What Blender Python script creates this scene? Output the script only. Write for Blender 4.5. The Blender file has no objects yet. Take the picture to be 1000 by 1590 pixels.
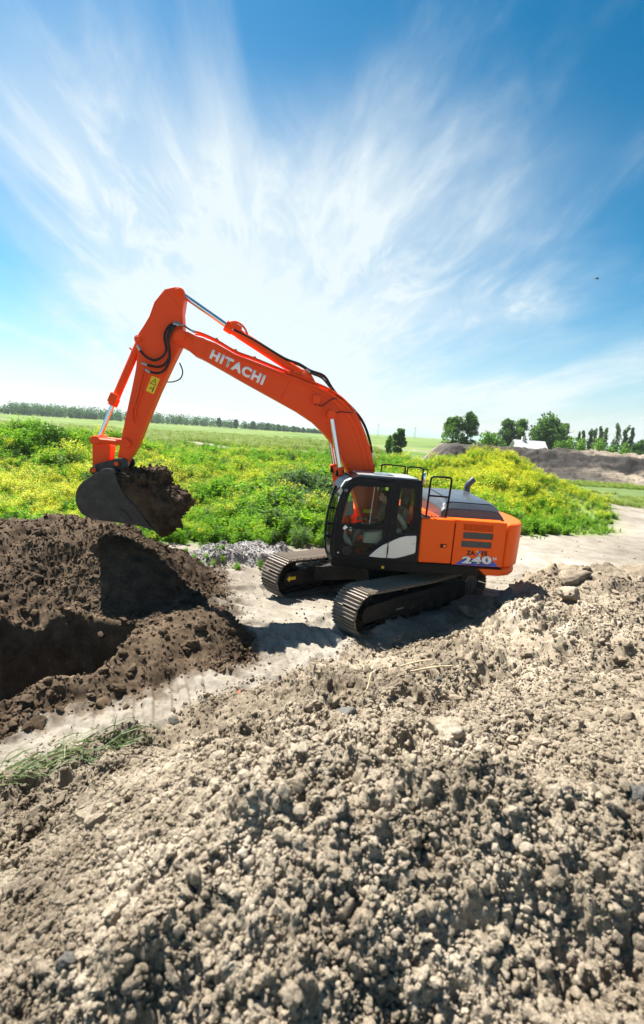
import bpy, bmesh, math, random
import numpy as np
from mathutils import Vector, Matrix, Euler
from mathutils.geometry import tessellate_polygon

SC = bpy.context.scene
COL = SC.collection
R = math.radians
random.seed(7)
rng = np.random.default_rng(11)

# ------------------------------------------------------------------ camera
PITCH, ROLL, CAM_H = 0.16214, 0.06582, 3.848
cam_d = bpy.data.cameras.new('camera')
cam = bpy.data.objects.new('camera', cam_d)
COL.objects.link(cam)
R0 = Vector((1, 0, 0)); U0 = Vector((0, math.sin(PITCH), math.cos(PITCH))); F0 = Vector((0, math.cos(PITCH), -math.sin(PITCH)))
cx_, sx_ = math.cos(ROLL), math.sin(ROLL)
X_ = R0 * cx_ + U0 * sx_; Y_ = U0 * cx_ - R0 * sx_
mw = Matrix((X_, Y_, -F0)).transposed().to_4x4(); mw.translation = (0, 0, CAM_H)
cam.matrix_world = mw
cam_d.sensor_fit = 'VERTICAL'; cam_d.sensor_height = 36; cam_d.sensor_width = 36
cam_d.lens = 778.93 / 1590 * 36
cam_d.clip_start = 0.05; cam_d.clip_end = 6000
cam_d.dof.use_dof = True; cam_d.dof.focus_distance = 12.0; cam_d.dof.aperture_fstop = 1.35
SC.camera = cam

# ------------------------------------------------------------------ sky, sun, exposure
SUN_EL, SUN_AZ = R(61), R(-47)          # azimuth from +Y towards +X
world = bpy.data.worlds.new('World'); SC.world = world
world.use_nodes = True
nt = world.node_tree; nt.nodes.clear()
def wn(t, **k):
    n = nt.nodes.new(t)
    for a, b in k.items(): setattr(n, a, b)
    return n
def wl(a, b): nt.links.new(a, b)
def wmath(op, a, b=None, c=None, clamp=False):
    n = wn('ShaderNodeMath', operation=op); n.use_clamp = clamp
    for i, v in enumerate((a, b, c)):
        if v is None: continue
        if hasattr(v, 'is_output'): wl(v, n.inputs[i])
        else: n.inputs[i].default_value = v
    return n.outputs[0]
def wramp(v, a, b):
    n = wn('ShaderNodeMapRange'); n.interpolation_type = 'SMOOTHSTEP'
    wl(v, n.inputs[0]); n.inputs[1].default_value = a; n.inputs[2].default_value = b
    return n.outputs[0]
sky = wn('ShaderNodeTexSky', sky_type='NISHITA', sun_disc=False, sun_elevation=SUN_EL, sun_rotation=SUN_AZ,
         air_density=1.0, dust_density=0.6, ozone_density=3.0, altitude=0)
sc_ = wn('ShaderNodeVectorMath', operation='SCALE'); wl(sky.outputs[0], sc_.inputs[0]); sc_.inputs['Scale'].default_value = 1 / 7.0
gm_ = wn('ShaderNodeGamma'); wl(sc_.outputs[0], gm_.inputs[0]); gm_.inputs[1].default_value = 1.6
sc2 = wn('ShaderNodeVectorMath', operation='SCALE'); wl(gm_.outputs[0], sc2.inputs[0]); sc2.inputs['Scale'].default_value = 7.0
hs = wn('ShaderNodeHueSaturation'); wl(sc2.outputs[0], hs.inputs['Color'])
hs.inputs['Saturation'].default_value = 1.22; hs.inputs['Value'].default_value = 1.05; hs.inputs['Hue'].default_value = 0.472
tc = wn('ShaderNodeTexCoord')
sep = wn('ShaderNodeSeparateXYZ'); wl(tc.outputs['Generated'], sep.inputs[0])
dx, dy, dz = sep.outputs
zz = wmath('ADD', wmath('MAXIMUM', dz, 0.0), 0.10)
px = wmath('DIVIDE', dx, zz); py = wmath('DIVIDE', dy, zz)
AZ = R(-6.5)                            # the cirrus streaks run along this bearing
ca, sa = math.cos(AZ), math.sin(AZ)
u = wmath('SUBTRACT', wmath('MULTIPLY', px, ca), wmath('MULTIPLY', py, sa))
v = wmath('ADD', wmath('MULTIPLY', px, sa), wmath('MULTIPLY', py, ca))
def cloud_noise(su, sv, scale, detail, rough, seed, dist=0.0):
    c = wn('ShaderNodeCombineXYZ'); wl(wmath('MULTIPLY', u, su), c.inputs[0]); wl(wmath('MULTIPLY', v, sv), c.inputs[1]); c.inputs[2].default_value = seed
    n = wn('ShaderNodeTexNoise'); wl(c.outputs[0], n.inputs['Vector'])
    n.inputs['Scale'].default_value = scale; n.inputs['Detail'].default_value = detail
    n.inputs['Roughness'].default_value = rough; n.inputs['Distortion'].default_value = dist
    return n.outputs[0]
streak = cloud_noise(1.0, 0.24, 1.3, 9, 0.60, 3.1, 0.9)
veil = cloud_noise(0.55, 0.30, 0.9, 5, 0.55, 8.7, 0.3)
fine = cloud_noise(2.6, 0.7, 1.6, 8, 0.66, 1.7, 1.2)
# a broad bank of cirrus a little left of the streak bearing, thinning out to the right and overhead
bank = wmath('MULTIPLY', wmath('MULTIPLY', wramp(u, 1.75, -0.1), wramp(u, -2.0, -0.3)), wramp(v, 0.95, 1.95))
low = wramp(dz, 0.42, 0.02)
s1 = wramp(wmath('ADD', streak, wmath('MULTIPLY', bank, 0.14)), 0.47, 0.88)
s2 = wramp(wmath('ADD', veil, wmath('ADD', wmath('MULTIPLY', bank, 0.20), wmath('MULTIPLY', low, 0.12))), 0.50, 0.84)
s3 = wramp(fine, 0.42, 0.75)
dens = wmath('ADD', wmath('MULTIPLY', s1, 0.56), wmath('MULTIPLY', s2, wmath('ADD', 0.46, wmath('MULTIPLY', s3, 0.46))))
dens = wmath('ADD', dens, wmath('MULTIPLY', bank, 0.19))
dens = wmath('ADD', dens, wmath('MULTIPLY', wramp(dz, 0.30, 0.0), 0.50))
dens = wmath('MINIMUM', dens, 0.94)
mixc = wn('ShaderNodeMix', data_type='RGBA'); wl(dens, mixc.inputs[0]); wl(hs.outputs[0], mixc.inputs[6])
mixc.inputs[7].default_value = (6.1, 6.75, 6.9, 1)
bg = wn('ShaderNodeBackground'); wl(mixc.outputs[2], bg.inputs[0]); bg.inputs[1].default_value = 0.05
wo = wn('ShaderNodeOutputWorld'); wl(bg.outputs[0], wo.inputs[0])

sun_d = bpy.data.lights.new('sun', 'SUN'); sun_d.energy = 5.0; sun_d.angle = R(0.53); sun_d.color = (1.0, 0.955, 0.88)
sun = bpy.data.objects.new('sun', sun_d); COL.objects.link(sun)
SUN_DIR = Vector((math.sin(SUN_AZ) * math.cos(SUN_EL), math.cos(SUN_AZ) * math.cos(SUN_EL), math.sin(SUN_EL)))
sun.rotation_euler = SUN_DIR.to_track_quat('Z', 'Y').to_euler(); sun.location = SUN_DIR * 60

vs = SC.view_settings
vs.view_transform = 'Standard'; vs.look = 'None'; vs.gamma = 1.0; vs.use_curve_mapping = False; vs.exposure = 1.55
SC.render.engine = 'CYCLES'
SC.cycles.use_denoising = True
SC.cycles.max_bounces = 8; SC.cycles.transparent_max_bounces = 12
SC.cycles.sample_clamp_indirect = 6.0

# ------------------------------------------------------------------ materials
def newmat(name):
    m = bpy.data.materials.new(name); m.use_nodes = True
    t = m.node_tree; b = t.nodes['Principled BSDF']
    return m, t, b
def nd(t, typ, **k):
    n = t.nodes.new(typ)
    for a, b in k.items(): setattr(n, a, b)
    return n
def noise(t, vec, scale, detail=5, rough=0.6, dist=0.0):
    n = nd(t, 'ShaderNodeTexNoise'); t.links.new(vec, n.inputs['Vector'])
    n.inputs['Scale'].default_value = scale; n.inputs['Detail'].default_value = detail; n.inputs['Roughness'].default_value = rough; n.inputs['Distortion'].default_value = dist
    return n.outputs[0]
def ramp(t, fac, stops):
    n = nd(t, 'ShaderNodeValToRGB'); t.links.new(fac, n.inputs[0])
    e = n.color_ramp.elements
    while len(e) > 1: e.remove(e[-1])
    e[0].position = stops[0][0]; e[0].color = (*stops[0][1], 1)
    for p, c in stops[1:]:
        q = e.new(p); q.color = (*c, 1)
    return n.outputs[0]
def mixrgb(t, fac, a, b, typ='MIX'):
    n = nd(t, 'ShaderNodeMix', data_type='RGBA', blend_type=typ)
    for i, v_ in ((0, fac), (6, a), (7, b)):
        if hasattr(v_, 'is_output'): t.links.new(v_, n.inputs[i])
        elif i == 0: n.inputs[0].default_value = v_
        else: n.inputs[i].default_value = (*v_, 1)
    return n.outputs[2]
def rng01(t, val, a, b, lo=0.0, hi=1.0):
    n = nd(t, 'ShaderNodeMapRange'); t.links.new(val, n.inputs[0])
    n.inputs[1].default_value = a; n.inputs[2].default_value = b; n.inputs[3].default_value = lo; n.inputs[4].default_value = hi
    return n.outputs[0]
def objco(t): return nd(t, 'ShaderNodeTexCoord').outputs['Object']
def bump(t, b, h, strength, dist):
    n = nd(t, 'ShaderNodeBump'); n.inputs['Strength'].default_value = strength; n.inputs['Distance'].default_value = dist
    t.links.new(h, n.inputs['Height']); t.links.new(n.outputs[0], b.inputs['Normal'])

def mat_paint(name, col, rough=0.35, dust=0.25, metal=0.0, dustcol=(0.30, 0.24, 0.18), coat=0.3, scale=2.5, spec=0.22):
    m, t, b = newmat(name); oc = objco(t)
    n1 = noise(t, oc, scale, 8, 0.65); n2 = noise(t, oc, scale * 9, 6, 0.7)
    f = nd(t, 'ShaderNodeMath', operation='MULTIPLY'); t.links.new(rng01(t, n1, 0.42, 0.75), f.inputs[0]); t.links.new(rng01(t, n2, 0.35, 0.7), f.inputs[1])
    f2 = nd(t, 'ShaderNodeMath', operation='MULTIPLY'); t.links.new(f.outputs[0], f2.inputs[0]); f2.inputs[1].default_value = dust
    t.links.new(mixrgb(t, f2.outputs[0], col, dustcol), b.inputs['Base Color'])
    t.links.new(rng01(t, n1, 0.3, 0.7, rough - 0.06, rough + 0.16), b.inputs['Roughness'])
    b.inputs['Specular IOR Level'].default_value = spec
    b.inputs['Metallic'].default_value = metal; b.inputs['Coat Weight'].default_value = coat; b.inputs['Coat Roughness'].default_value = 0.12
    return m
ORANGE = mat_paint('orange_paint', (0.93, 0.108, 0.002), 0.42, 0.05, coat=0.05)
BOOMRED = mat_paint('boom_orange_paint', (0.88, 0.072, 0.003), 0.44, 0.05, coat=0.06)
BLACKP = mat_paint('black_paint', (0.006, 0.007, 0.009), 0.35, 0.06, coat=0.0, spec=0.12)
NAVY = mat_paint('cab_charcoal_paint', (0.006, 0.009, 0.014), 0.16, 0.03, coat=0.03, spec=0.12)
HOODGREY = mat_paint('hood_charcoal', (0.045, 0.054, 0.066), 0.30, 0.10, coat=0.12, spec=0.5)
DARKMETAL = mat_paint('undercarriage_metal', (0.012, 0.011, 0.010), 0.75, 0.9, 0.0, (0.11, 0.092, 0.07), 0.0, 3.0)
SHOE = mat_paint('track_shoe_steel', (0.165, 0.132, 0.10), 0.5, 1.0, 0.0, (0.34, 0.275, 0.205), 0.0, 4.0, 0.4)
BUCKETM = mat_paint('bucket_steel', (0.012, 0.016, 0.017), 0.40, 0.9, 0.2, (0.15, 0.145, 0.13), 0.1, 2.6, 0.4)
SILVER = mat_paint('light_grey_panel', (0.78, 0.75, 0.69), 0.35, 0.05)
RUBBER = mat_paint('black_rubber', (0.014, 0.014, 0.015), 0.5, 0.3, coat=0.0)
CHROME = mat_paint('chrome_rod', (0.72, 0.74, 0.76), 0.12, 0.0, 1.0, coat=0.0)
STEEL = mat_paint('bare_steel', (0.45, 0.45, 0.44), 0.35, 0.2, 0.9, coat=0.0)
SEATM = mat_paint('seat_fabric', (0.16, 0.17, 0.17), 0.85, 0.2, coat=0.0)
TRIMGREY = mat_paint('cab_trim_grey', (0.34, 0.36, 0.35), 0.6, 0.1, coat=0.0)
WHITEP = mat_paint('white_print', (0.88, 0.88, 0.86), 0.5, 0.0)
BLACKT = mat_paint('black_print', (0.012, 0.012, 0.012), 0.5, 0.0)
BLUEP = mat_paint('blue_print', (0.035, 0.11, 0.62), 0.45, 0.0)
YELLOWP = mat_paint('yellow_print', (0.85, 0.60, 0.01), 0.45, 0.05)
SKIN = mat_paint('skin', (0.50, 0.29, 0.21), 0.55, 0.0, coat=0.0)
HAIR = mat_paint('hair', (0.03, 0.02, 0.015), 0.6, 0.0, coat=0.0)
SHIRT = mat_paint('green_shirt', (0.035, 0.055, 0.035), 0.85, 0.1, coat=0.0)
TROUSER = mat_paint('grey_trousers', (0.11, 0.11, 0.10), 0.85, 0.1, coat=0.0)
BARK = mat_paint('bark', (0.09, 0.07, 0.05), 0.9, 0.3, coat=0.0)
CABROOF_SHEEN = mat_paint('cab_roof_sheen', (0.30, 0.29, 0.29), 0.25, 0.15, coat=0.2, spec=0.5)  # paler than the cab: the sky's bright sheen on top is put into the colour
WALLM = mat_paint('house_wall', (0.55, 0.52, 0.48), 0.8, 0.1, coat=0.0)
ROOFM = mat_paint('pale_roof', (0.42, 0.42, 0.43), 0.5, 0.1, coat=0.0)
BRICKM = mat_paint('brick_red', (0.42, 0.13, 0.07), 0.9, 0.4, coat=0.0)
MIRROR = mat_paint('mirror_glass', (0.75, 0.78, 0.8), 0.04, 0.0, 1.0, coat=0.0)

def mat_glass():
    m, t, b = newmat('tinted_glass')
    t.nodes.remove(b)
    out = t.nodes['Material Output']
    tr = nd(t, 'ShaderNodeBsdfTransparent'); tr.inputs[0].default_value = (0.88, 0.93, 0.89, 1)
    gl = nd(t, 'ShaderNodeBsdfGlossy'); gl.inputs['Roughness'].default_value = 0.03
    fr = nd(t, 'ShaderNodeFresnel'); fr.inputs[0].default_value = 1.28
    mx = nd(t, 'ShaderNodeMixShader'); t.links.new(fr.outputs[0], mx.inputs[0]); t.links.new(tr.outputs[0], mx.inputs[1]); t.links.new(gl.outputs[0], mx.inputs[2])
    t.links.new(mx.outputs[0], out.inputs[0]); return m
GLASS = mat_glass()

def soil_color(t, oc, stops, scale):
    a = noise(t, oc, scale * 0.12, 4, 0.55); b_ = noise(t, oc, scale, 7, 0.62); c = noise(t, oc, scale * 9, 4, 0.7)
    s = nd(t, 'ShaderNodeMath', operation='MULTIPLY_ADD'); t.links.new(a, s.inputs[0]); s.inputs[1].default_value = 1.25; t.links.new(b_, s.inputs[2])
    s2 = nd(t, 'ShaderNodeMath', operation='MULTIPLY_ADD'); t.links.new(c, s2.inputs[0]); s2.inputs[1].default_value = 0.6; t.links.new(s.outputs[0], s2.inputs[2])
    return ramp(t, rng01(t, s2.outputs[0], 0.98, 1.88), stops)
PALE = [(0.0, (0.068, 0.052, 0.036)), (0.30, (0.150, 0.120, 0.085)), (0.6, (0.255, 0.210, 0.153)), (1.0, (0.44, 0.375, 0.29))]
DARK = [(0.0, (0.026, 0.017, 0.011)), (0.45, (0.062, 0.042, 0.026)), (0.75, (0.115, 0.081, 0.052)), (1.0, (0.24, 0.18, 0.125))]
GRAV = [(0.0, (0.11, 0.108, 0.10)), (0.5, (0.21, 0.205, 0.193)), (1.0, (0.36, 0.352, 0.335))]
def mat_soil(name, stops, scale=3.0):
    m, t, b = newmat(name); oc = nd(t, 'ShaderNodeNewGeometry').outputs['Position']
    t.links.new(soil_color(t, oc, stops, scale), b.inputs['Base Color'])
    b.inputs['Roughness'].default_value = 0.95; b.inputs['Specular IOR Level'].default_value = 0.15
    h = noise(t, oc, 55, 9, 0.78); bump(t, b, h, 1.0, 0.012)
    g = rng01(t, noise(t, oc, 140, 4, 0.8), 0.34, 0.60, 0.45, 1.40)
    gm = nd(t, 'ShaderNodeVectorMath', operation='SCALE'); t.links.new(b.inputs['Base Color'].links[0].from_socket, gm.inputs[0]); t.links.new(g, gm.inputs['Scale'])
    t.links.new(gm.outputs[0], b.inputs['Base Color'])
    return m
PALESOIL = mat_soil('pale_soil', PALE)
DARKSOIL = mat_soil('dark_soil', DARK)
GREYSTONE = mat_soil('grey_stone', [(0.0, (0.045, 0.042, 0.038)), (0.5, (0.10, 0.095, 0.085)), (1.0, (0.20, 0.19, 0.17))])
GRAVELM = mat_soil('grey_gravel', GRAV, 6.0)

def mat_ground():
    m, t, b = newmat('ground_cover'); oc = objco(t)
    sand = soil_color(t, oc, [(0.0, (0.12, 0.102, 0.080)), (0.4, (0.205, 0.180, 0.144)), (0.7, (0.285, 0.254, 0.208)), (1.0, (0.43, 0.39, 0.33))], 1.6)
    dark = soil_color(t, oc, DARK, 3.0)
    ga = noise(t, oc, 0.035, 6, 0.6); gb = noise(t, oc, 0.9, 6, 0.7)
    s = nd(t, 'ShaderNodeMath', operation='MULTIPLY_ADD'); t.links.new(gb, s.inputs[0]); s.inputs[1].default_value = 0.5; t.links.new(ga, s.inputs[2])
    green = ramp(t, rng01(t, s.outputs[0], 0.45, 1.05), [(0, (0.045, 0.085, 0.016)), (0.4, (0.085, 0.145, 0.024)), (0.7, (0.165, 0.215, 0.045)), (1, (0.27, 0.28, 0.10))])
    ag = nd(t, 'ShaderNodeAttribute', attribute_name='green').outputs['Fac']
    ad = nd(t, 'ShaderNodeAttribute', attribute_name='dark').outputs['Fac']
    c = mixrgb(t, ad, sand, dark); c = mixrgb(t, ag, c, green)
    t.links.new(c, b.inputs['Base Color'])
    b.inputs['Roughness'].default_value = 0.95; b.inputs['Specular IOR Level'].default_value = 0.15
    bump(t, b, noise(t, oc, 30, 8, 0.75), 0.8, 0.02)
    return m
GROUNDM = mat_ground()

def mat_bank():
    m, t, b = newmat('bank_soil'); oc = objco(t)
    pale = soil_color(t, oc, PALE, 0.8); dk = soil_color(t, oc, [(0, (0.008, 0.0065, 0.005)), (0.6, (0.024, 0.019, 0.016)), (1, (0.10, 0.083, 0.07))], 1.6)
    at = nd(t, 'ShaderNodeAttribute', attribute_name='dark').outputs['Fac']
    t.links.new(mixrgb(t, at, pale, dk), b.inputs['Base Color']); b.inputs['Roughness'].default_value = 0.95
    bump(t, b, noise(t, oc, 4, 8, 0.75), 0.7, 0.12)
    return m
BANKM = mat_bank()

def mat_leaf(name, stops, trans=0.35, posscale=0.6):
    m, t, b = newmat(name); out = t.nodes['Material Output']
    oi = nd(t, 'ShaderNodeObjectInfo').outputs['Random']
    geo = nd(t, 'ShaderNodeNewGeometry')
    n = noise(t, geo.outputs['Position'], posscale, 4, 0.6)
    s = nd(t, 'ShaderNodeMath', operation='MULTIPLY_ADD'); t.links.new(oi, s.inputs[0]); s.inputs[1].default_value = 0.30
    r2 = rng01(t, geo.outputs['Random Per Island'], 0, 1, -0.20, 0.20)
    s2 = nd(t, 'ShaderNodeMath', operation='ADD'); t.links.new(n, s2.inputs[0]); t.links.new(r2, s2.inputs[1]); t.links.new(s2.outputs[0], s.inputs[2])
    c = ramp(t, rng01(t, s.outputs[0], 0.25, 1.0), stops)
    t.links.new(c, b.inputs['Base Color']); b.inputs['Roughness'].default_value = 0.55; b.inputs['Specular IOR Level'].default_value = 0.3
    tl = nd(t, 'ShaderNodeBsdfTranslucent'); t.links.new(mixrgb(t, 1.0, c, (1.0, 1.0, 0.55), 'MULTIPLY'), tl.inputs[0])
    mx = nd(t, 'ShaderNodeMixShader'); mx.inputs[0].default_value = trans
    t.links.new(b.outputs[0], mx.inputs[1]); t.links.new(tl.outputs[0], mx.inputs[2]); t.links.new(mx.outputs[0], out.inputs[0])
    return m
LEAF = mat_leaf('weed_leaf', [(0, (0.060, 0.175, 0.010)), (0.5, (0.155, 0.350, 0.018)), (1, (0.34, 0.52, 0.045))], 0.55)
LEAFG = mat_leaf('grey_green_leaf', [(0, (0.05, 0.10, 0.035)), (0.5, (0.10, 0.185, 0.065)), (1, (0.20, 0.30, 0.12))], 0.4)
FLOWER = mat_leaf('yellow_blossom', [(0, (0.46, 0.46, 0.012)), (0.5, (0.60, 0.58, 0.018)), (1, (0.72, 0.66, 0.03))], 0.40)
GRASSM = mat_leaf('meadow_grass_blade', [(0, (0.10, 0.17, 0.025)), (0.5, (0.18, 0.26, 0.04)), (1, (0.32, 0.36, 0.10))], 0.4)
TREELEAF = mat_leaf('tree_leaf', [(0, (0.028, 0.078, 0.018)), (0.5, (0.070, 0.160, 0.032)), (1, (0.15, 0.27, 0.05))], 0.45, 0.5)
BUSHLEAF = mat_leaf('shrub_leaf', [(0, (0.05, 0.13, 0.014)), (0.5, (0.11, 0.25, 0.022)), (1, (0.20, 0.36, 0.04))], 0.35, 0.3)
WOODLEAF = mat_leaf('far_wood_leaf', [(0, (0.030, 0.100, 0.022)), (0.5, (0.060, 0.165, 0.030)), (1, (0.11, 0.24, 0.045))], 0.45, 0.06)
CUTGRASS = mat_leaf('cut_grass', [(0, (0.035, 0.065, 0.012)), (0.5, (0.065, 0.11, 0.022)), (1, (0.24, 0.23, 0.10))], 0.2, 2.0)
STRAW = mat_paint('dry_straw', (0.42, 0.34, 0.22), 0.85, 0.2, coat=0.0)
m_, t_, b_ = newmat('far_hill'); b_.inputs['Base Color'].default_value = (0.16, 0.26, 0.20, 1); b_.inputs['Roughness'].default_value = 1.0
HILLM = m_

# ------------------------------------------------------------------ helpers
def tag(o, label=None, cat=None, group=None, kind=None):
    if label: o['label'] = label
    if cat: o['category'] = cat
    if group: o['group'] = group
    if kind: o['kind'] = kind
    return o
def empty(name, loc=(0, 0, 0), rz=0.0, parent=None):
    o = bpy.data.objects.new(name, None); COL.objects.link(o); o.location = loc; o.rotation_euler = (0, 0, rz)
    o.empty_display_size = 0.2
    if parent: o.parent = parent
    return o
def copy_tree(o, parent=None):
    c = o.copy(); COL.objects.link(c)
    if parent: c.parent = parent
    for ch in list(o.children): copy_tree(ch, c)
    return c
def link_mesh(name, me, mats, parent=None, loc=(0, 0, 0), rz=0.0, link=True):
    o = bpy.data.objects.new(name, me)
    if link: COL.objects.link(o)
    for m in (mats if isinstance(mats, (list, tuple)) else [mats]): me.materials.append(m)
    if parent: o.parent = parent
    o.location = loc; o.rotation_euler = (0, 0, rz)
    return o
def mesh_np(name, V, F, mi=None, smooth=False):
    """V (n,3); F (m,k) with one k."""
    me = bpy.data.meshes.new(name)
    n, (m, k) = len(V), F.shape
    me.vertices.add(n); me.vertices.foreach_set('co', np.ascontiguousarray(V, np.float32).ravel())
    me.loops.add(m * k); me.loops.foreach_set('vertex_index', np.ascontiguousarray(F, np.int32).ravel())
    me.polygons.add(m); me.polygons.foreach_set('loop_start', np.arange(0, m * k, k, dtype=np.int32))
    if mi is not None: me.polygons.foreach_set('material_index', np.ascontiguousarray(mi, np.int32))
    me.polygons.foreach_set('use_smooth', np.full(m, smooth, bool))
    me.update(calc_edges=True)
    return me

class MB:
    def __init__(s): s.v = []; s.f = []; s.m = []
    def add(s, vs_, fs, m=0):
        o = len(s.v); s.v += [tuple(p) for p in vs_]; s.f += [tuple(i + o for i in f) for f in fs]; s.m += [m] * len(fs); return s
    def box(s, x0, x1, y0, y1, z0, z1, m=0):
        return s.add([(x, y, z) for z in (z0, z1) for y in (y0, y1) for x in (x0, x1)],
                     [(0, 2, 3, 1), (4, 5, 7, 6), (0, 1, 5, 4), (2, 6, 7, 3), (0, 4, 6, 2), (1, 3, 7, 5)], m)
    def obox(s, c, size, ex, ez=(0, 0, 1), m=0):
        ex = Vector(ex).normalized(); ez = Vector(ez); ez = (ez - ex * ez.dot(ex)).normalized(); ey = ez.cross(ex); c = Vector(c)
        a, b, d = size[0] / 2, size[1] / 2, size[2] / 2
        return s.add([c + ex * x * a + ey * y * b + ez * z * d for z in (-1, 1) for y in (-1, 1) for x in (-1, 1)],
                     [(0, 2, 3, 1), (4, 5, 7, 6), (0, 1, 5, 4), (2, 6, 7, 3), (0, 4, 6, 2), (1, 3, 7, 5)], m)
    def prism(s, poly, y0, y1, m=0, axis='y'):
        """polygon in x,z pushed along y (or in x,y pushed along z)"""
        n = len(poly)
        P = (lambda a, b, t: (a, t, b)) if axis == 'y' else ((lambda a, b, t: (a, b, t)) if axis == 'z' else (lambda a, b, t: (t, a, b)))
        ar = sum(poly[i][0] * poly[(i + 1) % n][1] - poly[(i + 1) % n][0] * poly[i][1] for i in range(n))
        pl = list(poly) if ar > 0 else list(poly)[::-1]
        if axis == 'y': pl = pl[::-1]
        if y1 < y0: y0, y1 = y1, y0
        vs_ = [P(a, b, y0) for a, b in pl] + [P(a, b, y1) for a, b in pl]
        fs = [tuple(range(n))[::-1], tuple(range(n, 2 * n))] + [(i, (i + 1) % n, n + (i + 1) % n, n + i) for i in range(n)]
        return s.add(vs_, fs, m)
    def holed(s, outer, holes, y0, y1, m=0):
        """plate in x,z with openings, thickness y0..y1"""
        loops = [outer] + holes
        pts = [p for l in loops for p in l]
        tris = tessellate_polygon([[Vector((a, b, 0)) for a, b in l] for l in loops])
        n = len(pts); fs = []
        for t in tris:
            a, b, c = t
            ar = (pts[b][0] - pts[a][0]) * (pts[c][1] - pts[a][1]) - (pts[c][0] - pts[a][0]) * (pts[b][1] - pts[a][1])
            if ar < 0: a, b, c = c, b, a        # ccw in x,z : normal -y
            fs.append((a, b, c)); fs.append((n + c, n + b, n + a))
        k = 0
        for l in loops:
            q = len(l)
            for i in range(q): fs.append((k + i, k + (i + 1) % q, n + k + (i + 1) % q, n + k + i))
            k += q
        return s.add([(a, y0, b) for a, b in pts] + [(a, y1, b) for a, b in pts], fs, m)
    def tube(s, pts, r, n=8, m=0, caps=True):
        pts = [Vector(p) for p in pts]; rs = r if isinstance(r, (list, tuple)) else [r] * len(pts)
        up = None; rings = []
        for i, p in enumerate(pts):
            d = (pts[min(i + 1, len(pts) - 1)] - pts[max(i - 1, 0)]).normalized()
            if up is None: up = d.orthogonal().normalized()
            else: up = (up - d * up.dot(d)).normalized()
            w = d.cross(up)
            rings.append([p + (up * math.cos(2 * math.pi * k / n) + w * math.sin(2 * math.pi * k / n)) * rs[i] for k in range(n)])
        vs_ = [q for rg in rings for q in rg]; fs = []
        for i in range(len(pts) - 1):
            for k in range(n): fs.append((i * n + k, i * n + (k + 1) % n, (i + 1) * n + (k + 1) % n, (i + 1) * n + k))
        if caps: fs += [tuple(range(n))[::-1], tuple(range((len(pts) - 1) * n, len(pts) * n))]
        return s.add(vs_, fs, m)
    def cyl(s, p0, p1, r, n=16, m=0, r2=None): return s.tube([p0, p1], [r, r if r2 is None else r2], n, m)
    def ball(s, c, r, m=0, nu=12, nv=8):
        rx, ry, rz = r if isinstance(r, (list, tuple)) else (r, r, r)
        vs_ = [(c[0], c[1], c[2] + rz)]
        for i in range(1, nv):
            for k in range(nu):
                th, ph = math.pi * i / nv, 2 * math.pi * k / nu
                vs_.append((c[0] + rx * math.sin(th) * math.cos(ph), c[1] + ry * math.sin(th) * math.sin(ph), c[2] + rz * math.cos(th)))
        vs_.append((c[0], c[1], c[2] - rz)); L = len(vs_) - 1; fs = []
        for k in range(nu):
            fs.append((0, 1 + k, 1 + (k + 1) % nu)); fs.append((L, 1 + (nv - 2) * nu + (k + 1) % nu, 1 + (nv - 2) * nu + k))
            for i in range(nv - 2): a = 1 + i * nu; fs.append((a + k, a + nu + k, a + nu + (k + 1) % nu, a + (k + 1) % nu))
        return s.add(vs_, fs, m)
    def build(s, name, mats, parent=None, bevel=0.0, segs=2, smooth=35, loc=(0, 0, 0), rz=0.0, link=True):
        me = bpy.data.meshes.new(name); me.from_pydata(s.v, [], s.f)
        for p, k in zip(me.polygons, s.m): p.material_index = k
        bm = bmesh.new(); bm.from_mesh(me)
        bmesh.ops.recalc_face_normals(bm, faces=bm.faces)
        if bevel:
            ed = [e for e in bm.edges if len(e.link_faces) == 2 and e.calc_face_angle(0) > R(28)]
            bmesh.ops.bevel(bm, geom=ed, offset=bevel, segments=segs, profile=0.5, affect='EDGES', clamp_overlap=True)
        bm.to_mesh(me); bm.free()
        if smooth:
            me.polygons.foreach_set('use_smooth', np.ones(len(me.polygons), bool)); me.set_sharp_from_angle(angle=R(smooth))
        me.update()
        o = link_mesh(name, me, mats, parent, loc, rz, link)
        if bevel and smooth:
            w = o.modifiers.new('weighted_normal', 'WEIGHTED_NORMAL'); w.keep_sharp = True
        return o

def smooth_path(pts, k=4):
    """Catmull-Rom through points"""
    P = [Vector(p) for p in pts]; out = []
    for i in range(len(P) - 1):
        p0, p1, p2, p3 = P[max(i - 1, 0)], P[i], P[i + 1], P[min(i + 2, len(P) - 1)]
        for j in range(k):
            t = j / k
            out.append(0.5 * ((2 * p1) + (p2 - p0) * t + (2 * p0 - 5 * p1 + 4 * p2 - p3) * t * t + (3 * p1 - p0 - 3 * p2 + p3) * t ** 3))
    out.append(P[-1]); return out

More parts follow.
